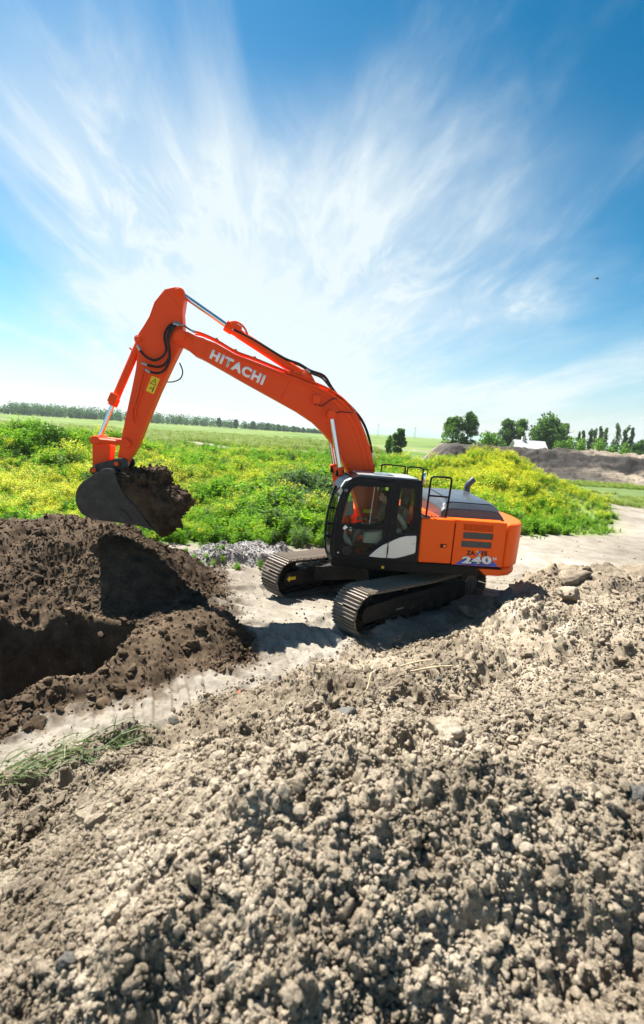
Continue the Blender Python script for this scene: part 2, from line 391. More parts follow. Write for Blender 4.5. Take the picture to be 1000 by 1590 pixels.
# numeric noise
def _h(ix, iy, iz, seed):
    h = (ix.astype(np.int64) * 374761393 + iy.astype(np.int64) * 668265263 + iz * 2147483647 + seed * 1274126177) & 0xFFFFFFFF
    h = ((h ^ (h >> 13)) * 1274126177) & 0xFFFFFFFF
    h = ((h ^ (h >> 16)) * 2246822519) & 0xFFFFFFFF
    return ((h ^ (h >> 15)) & 0xFFFFFF) / float(0x1000000)
def vn2(x, y, seed=0):
    ix = np.floor(x); iy = np.floor(y); fx = x - ix; fy = y - iy
    fx = fx * fx * fx * (fx * (fx * 6 - 15) + 10); fy = fy * fy * fy * (fy * (fy * 6 - 15) + 10)
    a = _h(ix, iy, 0, seed); b = _h(ix + 1, iy, 0, seed); c = _h(ix, iy + 1, 0, seed); d = _h(ix + 1, iy + 1, 0, seed)
    return (a + (b - a) * fx + (c - a) * fy + (a - b - c + d) * fx * fy) * 2 - 1
def fbm2(x, y, seed=0, oc=4, gain=0.5):
    s = 0; a = 1.0
    for i in range(oc):
        s = s + vn2(x, y, seed + i * 17) * a; x = x * 2.03 + 5.1; y = y * 2.03 - 3.7; a *= gain
    return s
def vn3(p, seed=0):
    i = np.floor(p); f = p - i; f = f * f * (3 - 2 * f); out = 0
    for dx_ in (0, 1):
        for dy_ in (0, 1):
            for dz_ in (0, 1):
                w = (f[:, 0] if dx_ else 1 - f[:, 0]) * (f[:, 1] if dy_ else 1 - f[:, 1]) * (f[:, 2] if dz_ else 1 - f[:, 2])
                out = out + w * _h(i[:, 0] + dx_, i[:, 1] + dy_, (i[:, 2] + dz_).astype(np.int64), seed)
    return out * 2 - 1
def fbm3(p, seed=0, oc=4, gain=0.5):
    s = 0; a = 1.0
    for i in range(oc): s = s + vn3(p, seed + 31 * i) * a; p = p * 2.07 + 3.3; a *= gain
    return s
def lumps(x, y, cell, seed, rmin=0.25, rmax=0.62, squash=0.8):
    """height of a field of rounded clods, one per jittered cell, the highest wins"""
    x = x / cell; y = y / cell
    wx = vn2(x * 1.9, y * 1.9, seed + 5) * 0.20 + vn2(x * 4.7, y * 4.7, seed + 8) * 0.08
    wy = vn2(x * 1.9, y * 1.9, seed + 6) * 0.20 + vn2(x * 4.7, y * 4.7, seed + 9) * 0.08
    x = x + wx; y = y + wy
    ix = np.floor(x); iy = np.floor(y); best = np.zeros_like(x)
    for a in (-1, 0, 1):
        for b in (-1, 0, 1):
            jx = ix + a; jy = iy + b
            cx = jx + _h(jx, jy, 1, seed); cy = jy + _h(jx, jy, 2, seed)
            r = rmin + (rmax - rmin) * _h(jx, jy, 3, seed) ** 2
            q = 1 - ((x - cx) ** 2 + (y - cy) ** 2) / (r * r)
            hh = np.maximum(q, 0) ** 0.6 * r * squash * (0.6 + 0.6 * _h(jx, jy, 4, seed))
            best = np.maximum(best, hh)
    return best * cell
def sstep(a, b, x):
    t = np.clip((x - a) / (b - a), 0, 1); return t * t * (3 - 2 * t)
def inside_sd(poly, x, y):
    """signed distance to a polygon, positive inside"""
    d = np.full(x.shape, 1e9); ins = np.zeros(x.shape, bool); n = len(poly)
    for i in range(n):
        ax, ay = poly[i]; bx, by = poly[(i + 1) % n]
        ex, ey = bx - ax, by - ay
        t = np.clip(((x - ax) * ex + (y - ay) * ey) / (ex * ex + ey * ey), 0, 1)
        d = np.minimum(d, np.hypot(x - ax - t * ex, y - ay - t * ey))
        c = ((ay > y) != (by > y)) & (x < (bx - ax) * (y - ay) / ((by - ay) if by != ay else 1e-9) + ax)
        ins ^= c
    return np.where(ins, d, -d)
def seg_dist(pl, x, y):
    """distance to a polyline and arclength along it"""
    d = np.full(x.shape, 1e9); s = np.zeros(x.shape); acc = 0
    for (ax, ay), (bx, by) in zip(pl[:-1], pl[1:]):
        ex, ey = bx - ax, by - ay; L = math.hypot(ex, ey)
        t = np.clip(((x - ax) * ex + (y - ay) * ey) / (L * L), 0, 1)
        q = np.hypot(x - ax - t * ex, y - ay - t * ey)
        s = np.where(q < d, acc + t * L, s); d = np.minimum(d, q); acc += L
    return d, s

# ------------------------------------------------------------------ terrain
CTRL = np.array([
 # foot of the pale heap
 (-3.17,4.68,0),(-2.04,5.65,0),(-1.59,6.37,0),(-.79,7.0,0),(-.04,7.55,0),(.85,8.48,0),(1.6,8.87,0),(2.89,10.21,0),(-4.2,3.9,.0),
 # pale heap
 (-1.5,5.2,.28),(-1,6.0,.38),(-1,5,.62),(-1,3.5,1.22),(-1,2.4,1.46),(-1,1.6,1.48),(-1,1,1.3),(0,0,1.0),(-2.4,3.2,.66),(-2,2,1.0),(-3.2,3,.4),
 (0,7.0,.30),(0,6,.58),(0,4.5,1.10),(0,3.1,1.58),(0,2.2,1.68),(0,1.5,1.58),(1.5,8,.30),(1.5,6.5,.6),(1.5,5,1.05),(1.5,3.2,1.6),(1.5,2.3,1.72),(1.5,1.5,1.6),
 (3,9.3,.38),(3,7.5,.65),(3,5.5,1.0),(3,3.5,1.62),(3,2.4,1.75),(3,1.5,1.6),(4.5,11.6,.25),(4.5,10.8,.55),(4.5,9,.72),(4.5,7,.85),(4.5,5,1.3),
 (5.8,11.4,1.0),(5.8,9,.9),(5.8,7,1.05),(5.8,13,.3),(5.8,14.2,0),(7.55,11.4,1.2),(7.55,9,1.1),(7.55,13.5,.35),(7.55,15,0),(10,11.5,1.3),(10,9,1.25),(10,14,.5),(10,16,0),
 (14,12,1.3),(14,18,0),(3.57,10.79,.35),(0,-2,.6),(4,-2,.9),(-4,-2,.4),(-4,1,.5),(5,1,1.3),(5.5,3.2,1.6),(8,4,1.6),(7,7,1.15),(12,6,1.5),
 # dark mound, spoil berm, spur
 (-7.54,11.51,1.2),(-6.4,12.3,1.3),(-5.3,12.3,1.2),(-4.2,12.2,.95),(-3.07,11.88,.5),(-2.4,11.28,0),(-2.2,12,0),(-5.55,9.9,.72),(-5.59,8.9,.22),(-4.87,8.89,.15),
 (-4.27,9.14,.15),(-3.4,9.02,.15),(-3.2,10.4,.48),(-4.4,10.5,1.08),(-5.2,10.9,1.2),(-3.8,11.2,.92),(-4.5,11.6,1.2),(-4.3,9.75,.55),(-6.5,10,.8),(-7,8.5,.3),(-6,14.5,.2),(-4,14,.1),(-8,14.5,.3),(-9.5,11.5,1.1),(-9,9,.5),
 (-4.03,6.03,.25),(-3.65,6.2,.32),(-3.15,6.62,.32),(-2.9,7.14,.32),(-3.77,5.55,0),(-3.23,6.0,0),(-2.58,6.6,0),(-1.16,7.94,0),(-2.7,8.5,.42),(-1.91,8.65,.52),(-1.45,8.35,.34),
 (-1.0,8.27,0),(-1.5,9.4,0),(-2.2,9.9,.1),(-5,4.5,0),(-8,6,.2),
 # flat ground round the machine
 (0,10,0),(1,11,0),(2,12,0),(3,12.8,0),(0,12,0),(-.6,10,0),(1.4,9.8,0),(4,13.4,0),(-1,12.5,0),(-.2,9,0),(-1.8,11,0),(2.4,10.9,0),(0,14.5,0),(3,15,0),(6,17,0),(9,19,0),(14,22,0),
 (-2.41,13.47,.0),(-3.5,15.5,0),(-7,17,0),(-12,17,0),(-14,12,.5),(-14,6,.2),(-1.4,7.2,0),(-.5,8.2,0),(-2.2,6.2,0),(20,16,.6),(20,25,0),(0,18,0)], float)
def _phi(r2): return 0.5 * r2 * np.log(r2 + 1e-9)
_n = len(CTRL); _d2 = ((CTRL[:, None, :2] - CTRL[None, :, :2]) ** 2).sum(-1)
_A = np.zeros((_n + 3, _n + 3)); _A[:_n, :_n] = _phi(_d2) + np.eye(_n) * 0.02
_A[:_n, _n] = 1; _A[:_n, _n + 1:] = CTRL[:, :2]; _A[_n:, :_n] = _A[:_n, _n:].T
_w = np.linalg.solve(_A, np.concatenate([CTRL[:, 2], np.zeros(3)]))
def rbf(x, y):
    s = _w[_n] + _w[_n + 1] * x + _w[_n + 2] * y
    for i in range(_n): s = s + _w[i] * _phi((x - CTRL[i, 0]) ** 2 + (y - CTRL[i, 1]) ** 2)
    return s

DARK_POLY = [(-2.40,11.3),(-2.7,12.6),(-3.9,13.5),(-6,14.0),(-10,13.8),(-14,13.3),(-16,3),(-6,4.0),(-3.77,5.60),(-3.23,6.03),(-2.58,6.66),(-1.9,7.35),(-1.16,7.92),(-.95,8.25),(-1.3,8.9),(-2.0,9.6),(-2.2,10.5)]
PALE_POLY = [(-4.6,3.6),(-3.17,4.70),(-2.04,5.67),(-1.59,6.38),(-.79,7.02),(-.04,7.56),(.85,8.48),(1.6,8.87),(2.89,10.21),(3.7,11.2),(4.5,12.0),(5.8,13.6),(7.5,14.6),(10,15.6),(14,17.5),(22,19),(22,-9),(-9,-9),(-7,2)]
TRENCH = [(-2.88,7.1),(-2.98,8.1),(-3.35,8.95),(-4.87,8.95),(-5.5,8.3),(-9,7.4),(-8,3.8),(-4.2,5.88),(-3.6,6.15),(-3.05,6.65)]
PATH = [(-6,3.6),(-4.0,4.75),(-2.75,5.72),(-1.6,7.0),(-.6,8.0),(.3,9.1),(1.3,10.3)]
PATH2 = [(-3.2,10.1),(-2.2,10.6),(-1.2,11.2),(0,12.2)]
SLAB = [(0.1,7.15),(.95,5.35)]
FAR_HILLS = [(-20,34,9,6.5,1.7),(-12,33,6,5,.7),(11.6,38,5.0,6,1.95),(15.5,35,4,5,.4),(4,50,9,8,.7)]
def far_h(x, y):
    s = 0
    for a, b, sx, sy, h in FAR_HILLS: s = s + h * np.exp(-(((x - a) / sx) ** 2 + ((y - b) / sy) ** 2))
    return s * sstep(18, 26, y)
def masks(x, y):
    wx = x + vn2(x * 1.3, y * 1.3, 71) * 0.22 + vn2(x * 5, y * 5, 72) * 0.07; wy = y + vn2(x * 1.3, y * 1.3, 73) * 0.22 + vn2(x * 5, y * 5, 74) * 0.07
    return inside_sd(PALE_POLY, wx, wy), inside_sd(DARK_POLY, wx, wy), 1 - np.hypot((wx + 2.05) / 1.55, (wy - 13.75) / 0.8)
def height(x, y, fine=True):
    z = far_h(x, y)
    r = np.hypot(x, y)
    near = (r < 26) & (y > -6)
    if near.any():
        X, Y = x[near], y[near]
        fade = 1 - sstep(15, 22, np.hypot(X, Y))
        b = rbf(X, Y); b = np.clip(b, -0.1, 2.6)
        pd, dd, gd = masks(X, Y)
        mp, md = sstep(-0.05, 0.35, pd), sstep(-0.05, 0.3, dd)
        mg = sstep(0, 0.35, gd)
        b = b * np.clip(mp + md + 0.15, 0, 1)
        b = b + mg * 0.42 * (1 + 0.3 * fbm2(X * 1.5, Y * 1.5, 33, 3))
        tsd = inside_sd(TRENCH, X + vn2(X * 2, Y * 2, 41) * 0.12, Y + vn2(X * 2, Y * 2, 42) * 0.12)
        tm = sstep(-0.03, 0.20, tsd); b = b * (1 - tm) - 1.35 * tm
        # ruts and tread marks pressed into the bare ground
        d1, s1_ = seg_dist(PATH, X, Y); d2, s2_ = seg_dist(PATH2, X, Y)
        flat = (1 - np.clip(mp + md + mg, 0, 1))
        for dd_, ss_, w_ in ((d1, s1_, 0.55), (d2, s2_, 0.45)):
            band = 1 - sstep(w_ * 0.7, w_, dd_)
            ph = (X * 0.93 + Y * 0.37) / 0.24 + vn2(X * 1.5, Y * 1.5, 61) * 0.12
            bar = sstep(-0.35, 0.15, np.sin(ph * 2 * math.pi)); worn = sstep(-0.55, 0.15, vn2(X * 1.1, Y * 1.1, 62))
            b = b + flat * band * (-0.055 + 0.060 * bar * worn + 0.012 * vn2(X * 9, Y * 9, 65))
            b = b + flat * 0.05 * np.exp(-((dd_ - w_) / 0.09) ** 2) * (0.6 + 0.6 * vn2(X * 3, Y * 3, 63))
        rx = X * 0.93 - Y * 0.36; ry = X * 0.36 + Y * 0.93
        b = b + flat * (0.035 * fbm2(X * 0.9, Y * 0.9, 55, 4) + 0.13 * np.abs(vn2(rx * 0.30, ry * 2.3, 56)) + 0.055 * np.abs(vn2(rx * 0.9, ry * 5.5, 57)))
        sd_, ss_ = seg_dist(SLAB, X, Y); sl = (1 - sstep(0.12, 0.19, sd_))
        if fine:
            rough = np.clip(mp * 1.0 + md * 0.75 + mg * 0.7, 0, 1.0)
            patch = 0.55 + 0.75 * sstep(-0.35, 0.45, fbm2(X * 0.75, Y * 0.75, 91, 3))
            rough = rough * patch * (1 - 0.85 * sl)
            f = 0.17 * fbm2(X * 0.75, Y * 0.75, 19, 2) + 0.15 * fbm2(X * 1.5, Y * 1.5, 21, 4, 0.55)
            nf = 0.55 + 0.27 * sstep(3.2, 5.5, np.hypot(X, Y))
            f = f + nf * (0.42 * lumps(X, Y, 0.42, 1) + 0.40 * lumps(X, Y, 0.20, 2)) + nf * 0.46 * lumps(X + 3, Y, 0.095, 3) + 0.55 * lumps(X, Y + 7, 0.048, 4) + 0.6 * lumps(X + 1, Y + 2, 0.026, 7)
            f = f + 0.030 * fbm2(X * 14, Y * 14, 25, 4, 0.6)
            b = b + f * rough * 0.95 - rough * 0.09
            g = 0.35 * lumps(X, Y, 0.16, 5, 0.1, 0.45) + 0.5 * lumps(X, Y, 0.07, 6, 0.15, 0.5)
            b = b + flat * g * (0.6 + 0.9 * sstep(0.0, 0.6, vn2(X * 0.8, Y * 0.8, 64)))
        b = b + sl * (0.13 + 0.02 * vn2(X * 2, Y * 8, 15))
        z[near] = b * fade + z[near]
    return z

def terrain():
    dense = np.arange(R(-50), R(50), R(0.16)); co = R(5)
    th = np.concatenate([np.arange(R(-130), R(-50), co), dense, np.arange(R(50), R(131), co)])
    rr = np.concatenate([np.geomspace(0.25, 1.0, 10)[:-1], np.exp(np.arange(0, math.log(26), 0.0036)), np.geomspace(26, 4200, 130)])
    T, Rr = np.meshgrid(th, rr)
    X = (np.sin(T) * Rr).ravel(); Y = (np.cos(T) * Rr).ravel()
    Zv = height(X, Y)
    nr, ntn = T.shape
    i = np.arange(nr - 1)[:, None] * ntn + np.arange(ntn - 1)[None, :]
    Fq = np.stack([i, i + ntn, i + ntn + 1, i + 1], -1).reshape(-1, 4)[:, ::-1]
    cx = X[Fq].mean(1); cy = Y[Fq].mean(1)
    pd, dd, gd = masks(cx, cy)
    cls = np.zeros(len(Fq), int); cls[gd > 0.02] = 3; cls[(dd > 0)] = 2; cls[pd > 0] = 1
    cls[np.hypot(cx, cy) > 25.5] = 0
    V = np.stack([X, Y, Zv], 1)
    pd, dd, gd = masks(X, Y); rr_ = np.hypot(X, Y)
    k = np.clip(sstep(-0.05, 0.2, pd) + 0.8 * sstep(-0.05, 0.2, dd), 0, 1) * (1 - sstep(9, 14, rr_)); sel = k > 0.01
    G = V.reshape(nr, ntn, 3); du = np.gradient(G, axis=0); dv = np.gradient(G, axis=1); N = np.cross(dv, du); N /= np.linalg.norm(N, axis=2, keepdims=True) + 1e-12
    N = N.reshape(-1, 3); N *= np.sign(N[:, 2:3]); P = V[sel]
    a1 = fbm3(P * 13.0, 701, 2); a2 = np.abs(vn3(P * 31.0, 711)) - 0.3; a3 = vn3(P * 70.0, 717)
    V[sel] += N[sel] * (k[sel] * (0.016 * a1 + 0.020 * a2 + 0.007 * a3 - 0.006))[:, None]
    out = {}
    for k in range(4):
        f = Fq[cls == k]
        used, inv = np.unique(f, return_inverse=True)
        out[k] = (V[used], inv.reshape(-1, 4))
    return out
TER = terrain()
# -- ground
V0, F0_ = TER[0]
me = mesh_np('ground', V0, F0_, smooth=True)
gx, gy = V0[:, 0], V0[:, 1]
WEED_EDGE = np.array([(-40,14.6),(-14,14.4),(-8,14.2),(-6,14.4),(-4,14.8),(-1.3,15.3),(1.5,16.2),(4,17.6),(8.3,20.9),(12,22.6),(14.1,23.6),(15.5,24.6)])
def edge_y(x): return np.interp(x, WEED_EDGE[:, 0], WEED_EDGE[:, 1])
def right_x(y): return 15.2 + (y - 24.6) * 0.34
wob = fbm2(gx * 0.5, gy * 0.5, 81, 4) * 0.9
g_ = sstep(-0.6, 0.7, gy - edge_y(gx) + wob) * (1 - sstep(-0.8, 0.8, gx - right_x(gy) + wob))
g_ = np.maximum(g_, sstep(45, 52, gy + wob * 3))                      # meadow beyond
g_ = np.maximum(g_, sstep(33, 37, gy + wob * 1.5) * sstep(14, 18, gx) * 0.85)  # olive grass at the right
TRACKS = [([(-60,100),(-35.5,98),(-26,95),(-17,82),(-9,70),(-3,62),(4,58)], 3.0), ([(-60,150),(-25,130),(0,125),(30,140)], 2.2), ([(-90,115),(-60,100)], 3.0)]
sandm = np.zeros_like(gx)
for pl, w in TRACKS:
    d, s = seg_dist(pl, gx, gy + wob * 1.5); sandm = np.maximum(sandm, 1 - sstep(w * 0.6, w, d))
blot = sstep(0.25, 0.6, fbm2(gx * 0.03, gy * 0.09, 85, 3)) * sstep(70, 100, gy) * (1 - sstep(300, 400, gy)) * 0.6
g_ = np.clip(g_ - sandm - blot * 0.5, 0, 1)
_, dd0, _ = masks(gx, gy)
dk = sstep(-0.5, 0.0, dd0 + fbm2(gx * 6, gy * 6, 83, 3) * 0.25) * 0.8
for nm, arr in (('green', g_), ('dark', dk)):
    a = me.attributes.new(nm, 'FLOAT', 'POINT'); a.data.foreach_set('value', arr.astype(np.float32))
ground = link_mesh('ground', me, GROUNDM); tag(ground, kind='structure')
# -- heaps
for k, nm, mt, lb in ((1, 'pale_soil_heap', PALESOIL, 'huge heap of dry pale crumbly soil filling the foreground'),
                      (2, 'dark_soil_heap', DARKSOIL, 'dark brown dug soil piled up round the trench under the bucket'),
                      (3, 'gravel_heap', GRAVELM, 'low light grey gravel heap between the weeds and the track')):
    V_, F_ = TER[k]
    o = link_mesh(nm, mesh_np(nm, V_, F_, smooth=True), mt); tag(o, lb, 'soil heap' if k < 3 else 'gravel heap')

def ground_z(x, y, fine=True):
    a = np.array([x], float); b = np.array([y], float); return float(height(a, b, fine)[0])

# ------------------------------------------------------------------ earth bank and far hills
def earth_bank():
    xs = np.linspace(9, 130, 640); prof = [(-11.5, -0.3), (-10.5, .0), (-7, .45), (-4.6, .75), (-3.9, 1.0), (-3.0, 1.7), (-2.2, 2.35), (-1.5, 2.95), (-1, 3.2), (0, 3.3), (3, 3.3), (9, 3.2), (13, .0)]
    pp = []
    for a, b in zip(prof[:-1], prof[1:]):
        k = max(2, int(abs(b[0] - a[0]) / 0.18) if a[0] < 1 else 4)
        for j in range(k): pp.append((a[0] + (b[0] - a[0]) * j / k, a[1] + (b[1] - a[1]) * j / k))
    pp.append(prof[-1]); pp = np.array(pp)
    S, Q = np.meshgrid(xs, np.arange(len(pp)), indexing='ij')
    off, hh = pp[Q, 0], pp[Q, 1]
    endf = 0.94 * sstep(12.5, 16.5, S)
    X = S + off * 0.12; Y = 66 + (S - 40) * -0.06 + off + fbm2(S * 0.12, off * 0.1, 301, 3) * 1.2 * endf
    Z = hh * endf + (fbm2(S * 0.55, off * 0.9, 302, 5, 0.6) * 0.22 + lumps(S, off * 1.3, 1.3, 303) * 0.55 + lumps(S, off * 1.3, 0.55, 306) * 0.8) * sstep(0, 0.3, hh) * endf * np.where(off > 0.5, 0.25, 1)
    dark = sstep(0.75, 1.15, hh + fbm2(S * 0.4, off, 304, 3) * 0.3) * (1 - sstep(2.95, 3.25, hh + fbm2(S * 0.5, off, 305, 3) * 0.12)) * np.where(off > 0.5, 0, 1)
    dark = np.maximum(dark, (1 - sstep(30, 38, S)) * np.where(off > 6, 0, 0.9))
    n1, n2 = S.shape
    i = np.arange(n1 - 1)[:, None] * n2 + np.arange(n2 - 1)[None, :]
    Fq = np.stack([i, i + n2, i + n2 + 1, i + 1], -1).reshape(-1, 4)
    me = mesh_np('earth_bank', np.stack([X.ravel(), Y.ravel(), Z.ravel()], 1), Fq, smooth=True)
    a = me.attributes.new('dark', 'FLOAT', 'POINT'); a.data.foreach_set('value', dark.ravel().astype(np.float32))
    o = link_mesh('earth_bank', me, BANKM)
    tag(o, 'long flat-topped earth bank with a dark slope in front of the trees', 'earth bank')
earth_bank()
def far_hill():
    xs = np.linspace(-200, 1400, 160); X = []; Fq = []
    for i_, x in enumerate(xs):
        h = 24 + 7 * math.sin(x * 0.006) + 4 * math.sin(x * 0.021 + 1)
        h *= min(1, max(0, (x + 200) / 250))
        X += [(x, 1900, -2), (x, 2000, h), (x, 2300, -2)]
    for i_ in range(len(xs) - 1):
        a = i_ * 3; Fq += [(a, a + 3, a + 4, a + 1), (a + 1, a + 4, a + 5, a + 2)]
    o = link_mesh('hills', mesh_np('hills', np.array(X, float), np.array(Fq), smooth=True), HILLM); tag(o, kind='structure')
far_hill()

# ------------------------------------------------------------------ scattered clods
def clod_mesh(name, seed, sub=3, flat=0.8, rough=0.55):
    bm = bmesh.new(); bmesh.ops.create_icosphere(bm, subdivisions=sub, radius=1.0)
    P = np.array([v.co[:] for v in bm.verts]); F = np.array([[v.index for v in f.verts] for f in bm.faces]); bm.free()
    q = P * 1.25 + seed * 7.3
    d = 1 + rough * fbm3(q, seed, 2) + 0.34 * (1 - np.abs(fbm3(P * 2.6 + seed, seed + 3, 3))) - 0.17 + 0.20 * fbm3(P * 4.5 + seed, seed + 9, 2)
    r = np.random.default_rng(seed)
    for _ in range(9):                                                   # broken faces
        n = r.normal(size=3); n /= np.linalg.norm(n); t = P @ n; lim = r.uniform(0.42, 0.78)
        d = np.where(t * d > lim, d * (1 - 0.9 * (t * d - lim) / np.maximum(t * d, 1e-6)), d)
    P = P * d[:, None] * np.array([1, r.uniform(0.7, 1.0), flat * r.uniform(0.8, 1.1)])
    if sub > 3: P = P * (1 + 0.11 * fbm3(P * 3.1 + seed, seed + 21, 3) + 0.07 * (0.4 - np.abs(fbm3(P * 7.0, seed + 25, 3))) + 0.03 * fbm3(P * 19.0, seed + 29, 2))[:, None]
    return mesh_np(name, P, F, smooth=(sub > 3))
def protos(cname, meshes, mats, prefix):
    c = bpy.data.collections.new(cname)                                  # never linked into the scene: only a stock of shapes
    for i, me in enumerate(meshes):
        for m in (mats if isinstance(mats, (list, tuple)) else [mats]):
            if len(me.materials) < (len(mats) if isinstance(mats, (list, tuple)) else 1): me.materials.append(m)
        o = bpy.data.objects.new('%s_%02d' % (prefix, i), me); c.objects.link(o)
    return c
def scatter(name, pts, rot, scl, idx, coll, label=None, cat=None):
    me = bpy.data.meshes.new(name); n = len(pts)
    me.vertices.add(n); me.vertices.foreach_set('co', np.ascontiguousarray(pts, np.float32).ravel())
    a = me.attributes.new('rot', 'FLOAT_VECTOR', 'POINT'); a.data.foreach_set('vector', np.ascontiguousarray(rot, np.float32).ravel())
    a = me.attributes.new('scl', 'FLOAT_VECTOR', 'POINT'); a.data.foreach_set('vector', np.ascontiguousarray(scl, np.float32).ravel())
    a = me.attributes.new('idx', 'INT', 'POINT'); a.data.foreach_set('value', np.ascontiguousarray(idx, np.int32))
    o = bpy.data.objects.new(name, me); COL.objects.link(o)
    g = bpy.data.node_groups.new('scatter_' + name, 'GeometryNodeTree')
    g.interface.new_socket('Geometry', in_out='INPUT', socket_type='NodeSocketGeometry'); g.interface.new_socket('Geometry', in_out='OUTPUT', socket_type='NodeSocketGeometry')
    gi = g.nodes.new('NodeGroupInput'); go = g.nodes.new('NodeGroupOutput')
    ip = g.nodes.new('GeometryNodeInstanceOnPoints'); ci = g.nodes.new('GeometryNodeCollectionInfo')
    ci.inputs['Collection'].default_value = coll; ci.inputs['Separate Children'].default_value = True; ci.inputs['Reset Children'].default_value = True
    def att(nm, typ):
        q = g.nodes.new('GeometryNodeInputNamedAttribute'); q.data_type = typ; q.inputs['Name'].default_value = nm
        return next(s for s in q.outputs if s.enabled and s.name == 'Attribute')
    g.links.new(gi.outputs[0], ip.inputs['Points']); g.links.new(ci.outputs[0], ip.inputs['Instance'])
    ip.inputs['Pick Instance'].default_value = True
    g.links.new(att('idx', 'INT'), ip.inputs['Instance Index'])
    er = g.nodes.new('FunctionNodeEulerToRotation'); g.links.new(att('rot', 'FLOAT_VECTOR'), er.inputs[0])
    g.links.new(er.outputs[0], ip.inputs['Rotation']); g.links.new(att('scl', 'FLOAT_VECTOR'), ip.inputs['Scale'])
    g.links.new(ip.outputs[0], go.inputs[0])
    md = o.modifiers.new('scatter', 'NODES'); md.node_group = g
    tag(o, label, cat, None, 'stuff'); return o

NP = 7
pale_protos = protos('pale_clod_shapes', [clod_mesh('clod', 100 + i, 2 + (i % 2)) for i in range(NP)], PALESOIL, 'pale_clod')
dark_protos = protos('dark_clod_shapes', [clod_mesh('clod', 200 + i, 2 + (i % 2)) for i in range(NP)], DARKSOIL, 'dark_clod')
grav_protos = protos('gravel_shapes', [clod_mesh('stone', 300 + i, 2, 0.8) for i in range(NP)], GRAVELM, 'gravel_stone')
def wedge(n, r0, r1, half):
    """points spread evenly over a fan in front of the camera's foot"""
    r = np.sqrt(rng.uniform(r0 * r0, r1 * r1, n)); t = rng.uniform(-half, half, n)
    return np.sin(t) * r, np.cos(t) * r
def clod_field(name, coll, which, sets, label, cat):
    PX, PY, S = [], [], []
    for n, r0, r1, half, smin, smax, pw in sets:
        x, y = wedge(n, r0, r1, half); pd, dd, gd = masks(x, y); sd = {'pale': pd, 'dark': dd, 'gravel': gd * 0.8, 'flat': -np.maximum(pd, dd)}[which]
        cl = sstep(-0.45, 0.5, fbm2(x * 0.9, y * 0.9, 131, 4))
        keep = (rng.random(n) < np.maximum(0.25 + 0.75 * cl, 0.75 * (1 - sstep(3.2, 5.0, np.hypot(x, y))))) & (rng.random(n) < sstep(-0.35, 0.15, sd) if which != 'flat' else (sd > 0) & (rng.random(n) < np.exp(-np.abs(sd) / 0.8) + 0.30))
        x, y = x[keep], y[keep]
        s = smin + (smax - smin) * rng.random(len(x)) ** pw
        PX.append(x); PY.append(y); S.append(s)
    x, y, s = map(np.concatenate, (PX, PY, S))
    z = height(x, y) + s * rng.uniform(-0.05, 0.32, len(x))
    rot = rng.uniform(0, 6.28, (len(x), 3)) * np.array([0.25, 0.25, 1]); rot[:, :2] -= 0.75
    scatter(name, np.stack([x, y, z], 1), rot, np.repeat(s[:, None], 3, 1) * rng.uniform(0.8, 1.2, (len(x), 3)), rng.integers(0, NP, len(x)), coll, label, cat)
clod_field('pale_clods', pale_protos, 'pale', [(80000, 0.9, 4.4, R(46), 0.004, 0.016, 2.0), (26000, 0.9, 5.0, R(46), 0.010, 0.034, 2.0), (4500, 0.9, 5.2, R(46), 0.026, 0.055, 2.2), (80000, 4, 12.5, R(40), 0.009, 0.028, 2.0), (12000, 4, 13, R(40), 0.022, 0.065, 2.6), (1200, 3.0, 13, R(42), 0.05, 0.11, 2.4)],
           'crumbs and clods of pale soil covering the foreground heap', 'soil crumbs')
clod_field('dark_clods', dark_protos, 'dark', [(110000, 5, 14.5, R(50), 0.010, 0.036, 2.0), (14000, 5, 14.5, R(50), 0.028, 0.085, 2.4), (900, 5, 14.5, R(50), 0.07, 0.14, 1.8)],
           'crumbs and clods of dark soil on the heaps beside the trench', 'soil crumbs')
clod_field('gravel', grav_protos, 'gravel', [(26000, 12, 15.5, R(22), 0.012, 0.045, 2.0)], 'light grey gravel stones on the low heap', 'gravel')
clod_field('ground_clods', pale_protos, 'flat', [(26000, 4.5, 16, R(45), 0.006, 0.034, 3.0), (1500, 13, 26, R(40), 0.02, 0.07, 3.0)], 'small loose crumbs lying on the bare driven ground', 'soil crumbs')

# larger clods one can pick out, each a thing
big_meshes = [clod_mesh('clod', 400 + i, 4, 0.8, 0.38) for i in range(6)]
for me_ in big_meshes: me_.materials.append(PALESOIL)
dark_big = [clod_mesh('clod', 500 + i, 4, 0.85, 0.45) for i in range(5)]
for me_ in dark_big: me_.materials.append(DARKSOIL)
def single(name, me, x, y, s, rz, label, cat, group=None, sink=0.15, tilt=(0, 0)):
    o = bpy.data.objects.new(name, me); COL.objects.link(o)
    ss = s if isinstance(s, tuple) else (s, s, s)
    o.location = (x, y, ground_z(x, y, True) + ss[2] * (0.7 - sink) * 0.6); o.scale = ss; o.rotation_euler = (tilt[0], tilt[1], rz)
    return tag(o, label, cat, group)

# ------------------------------------------------------------------ the excavator (metres, x forward, y to its left, z up)
exc = empty('excavator'); EXM = Matrix(((-0.99165, 0.12592, 0.02794, 1.38785), (-0.12621, -0.99197, -0.00864, 11.37168), (0.02663, -0.01209, 0.99957, 0), (0, 0, 0, 1)))
exc.matrix_world = EXM
tag(exc, 'orange tracked excavator with black cab lifting a bucket of soil', 'excavator')

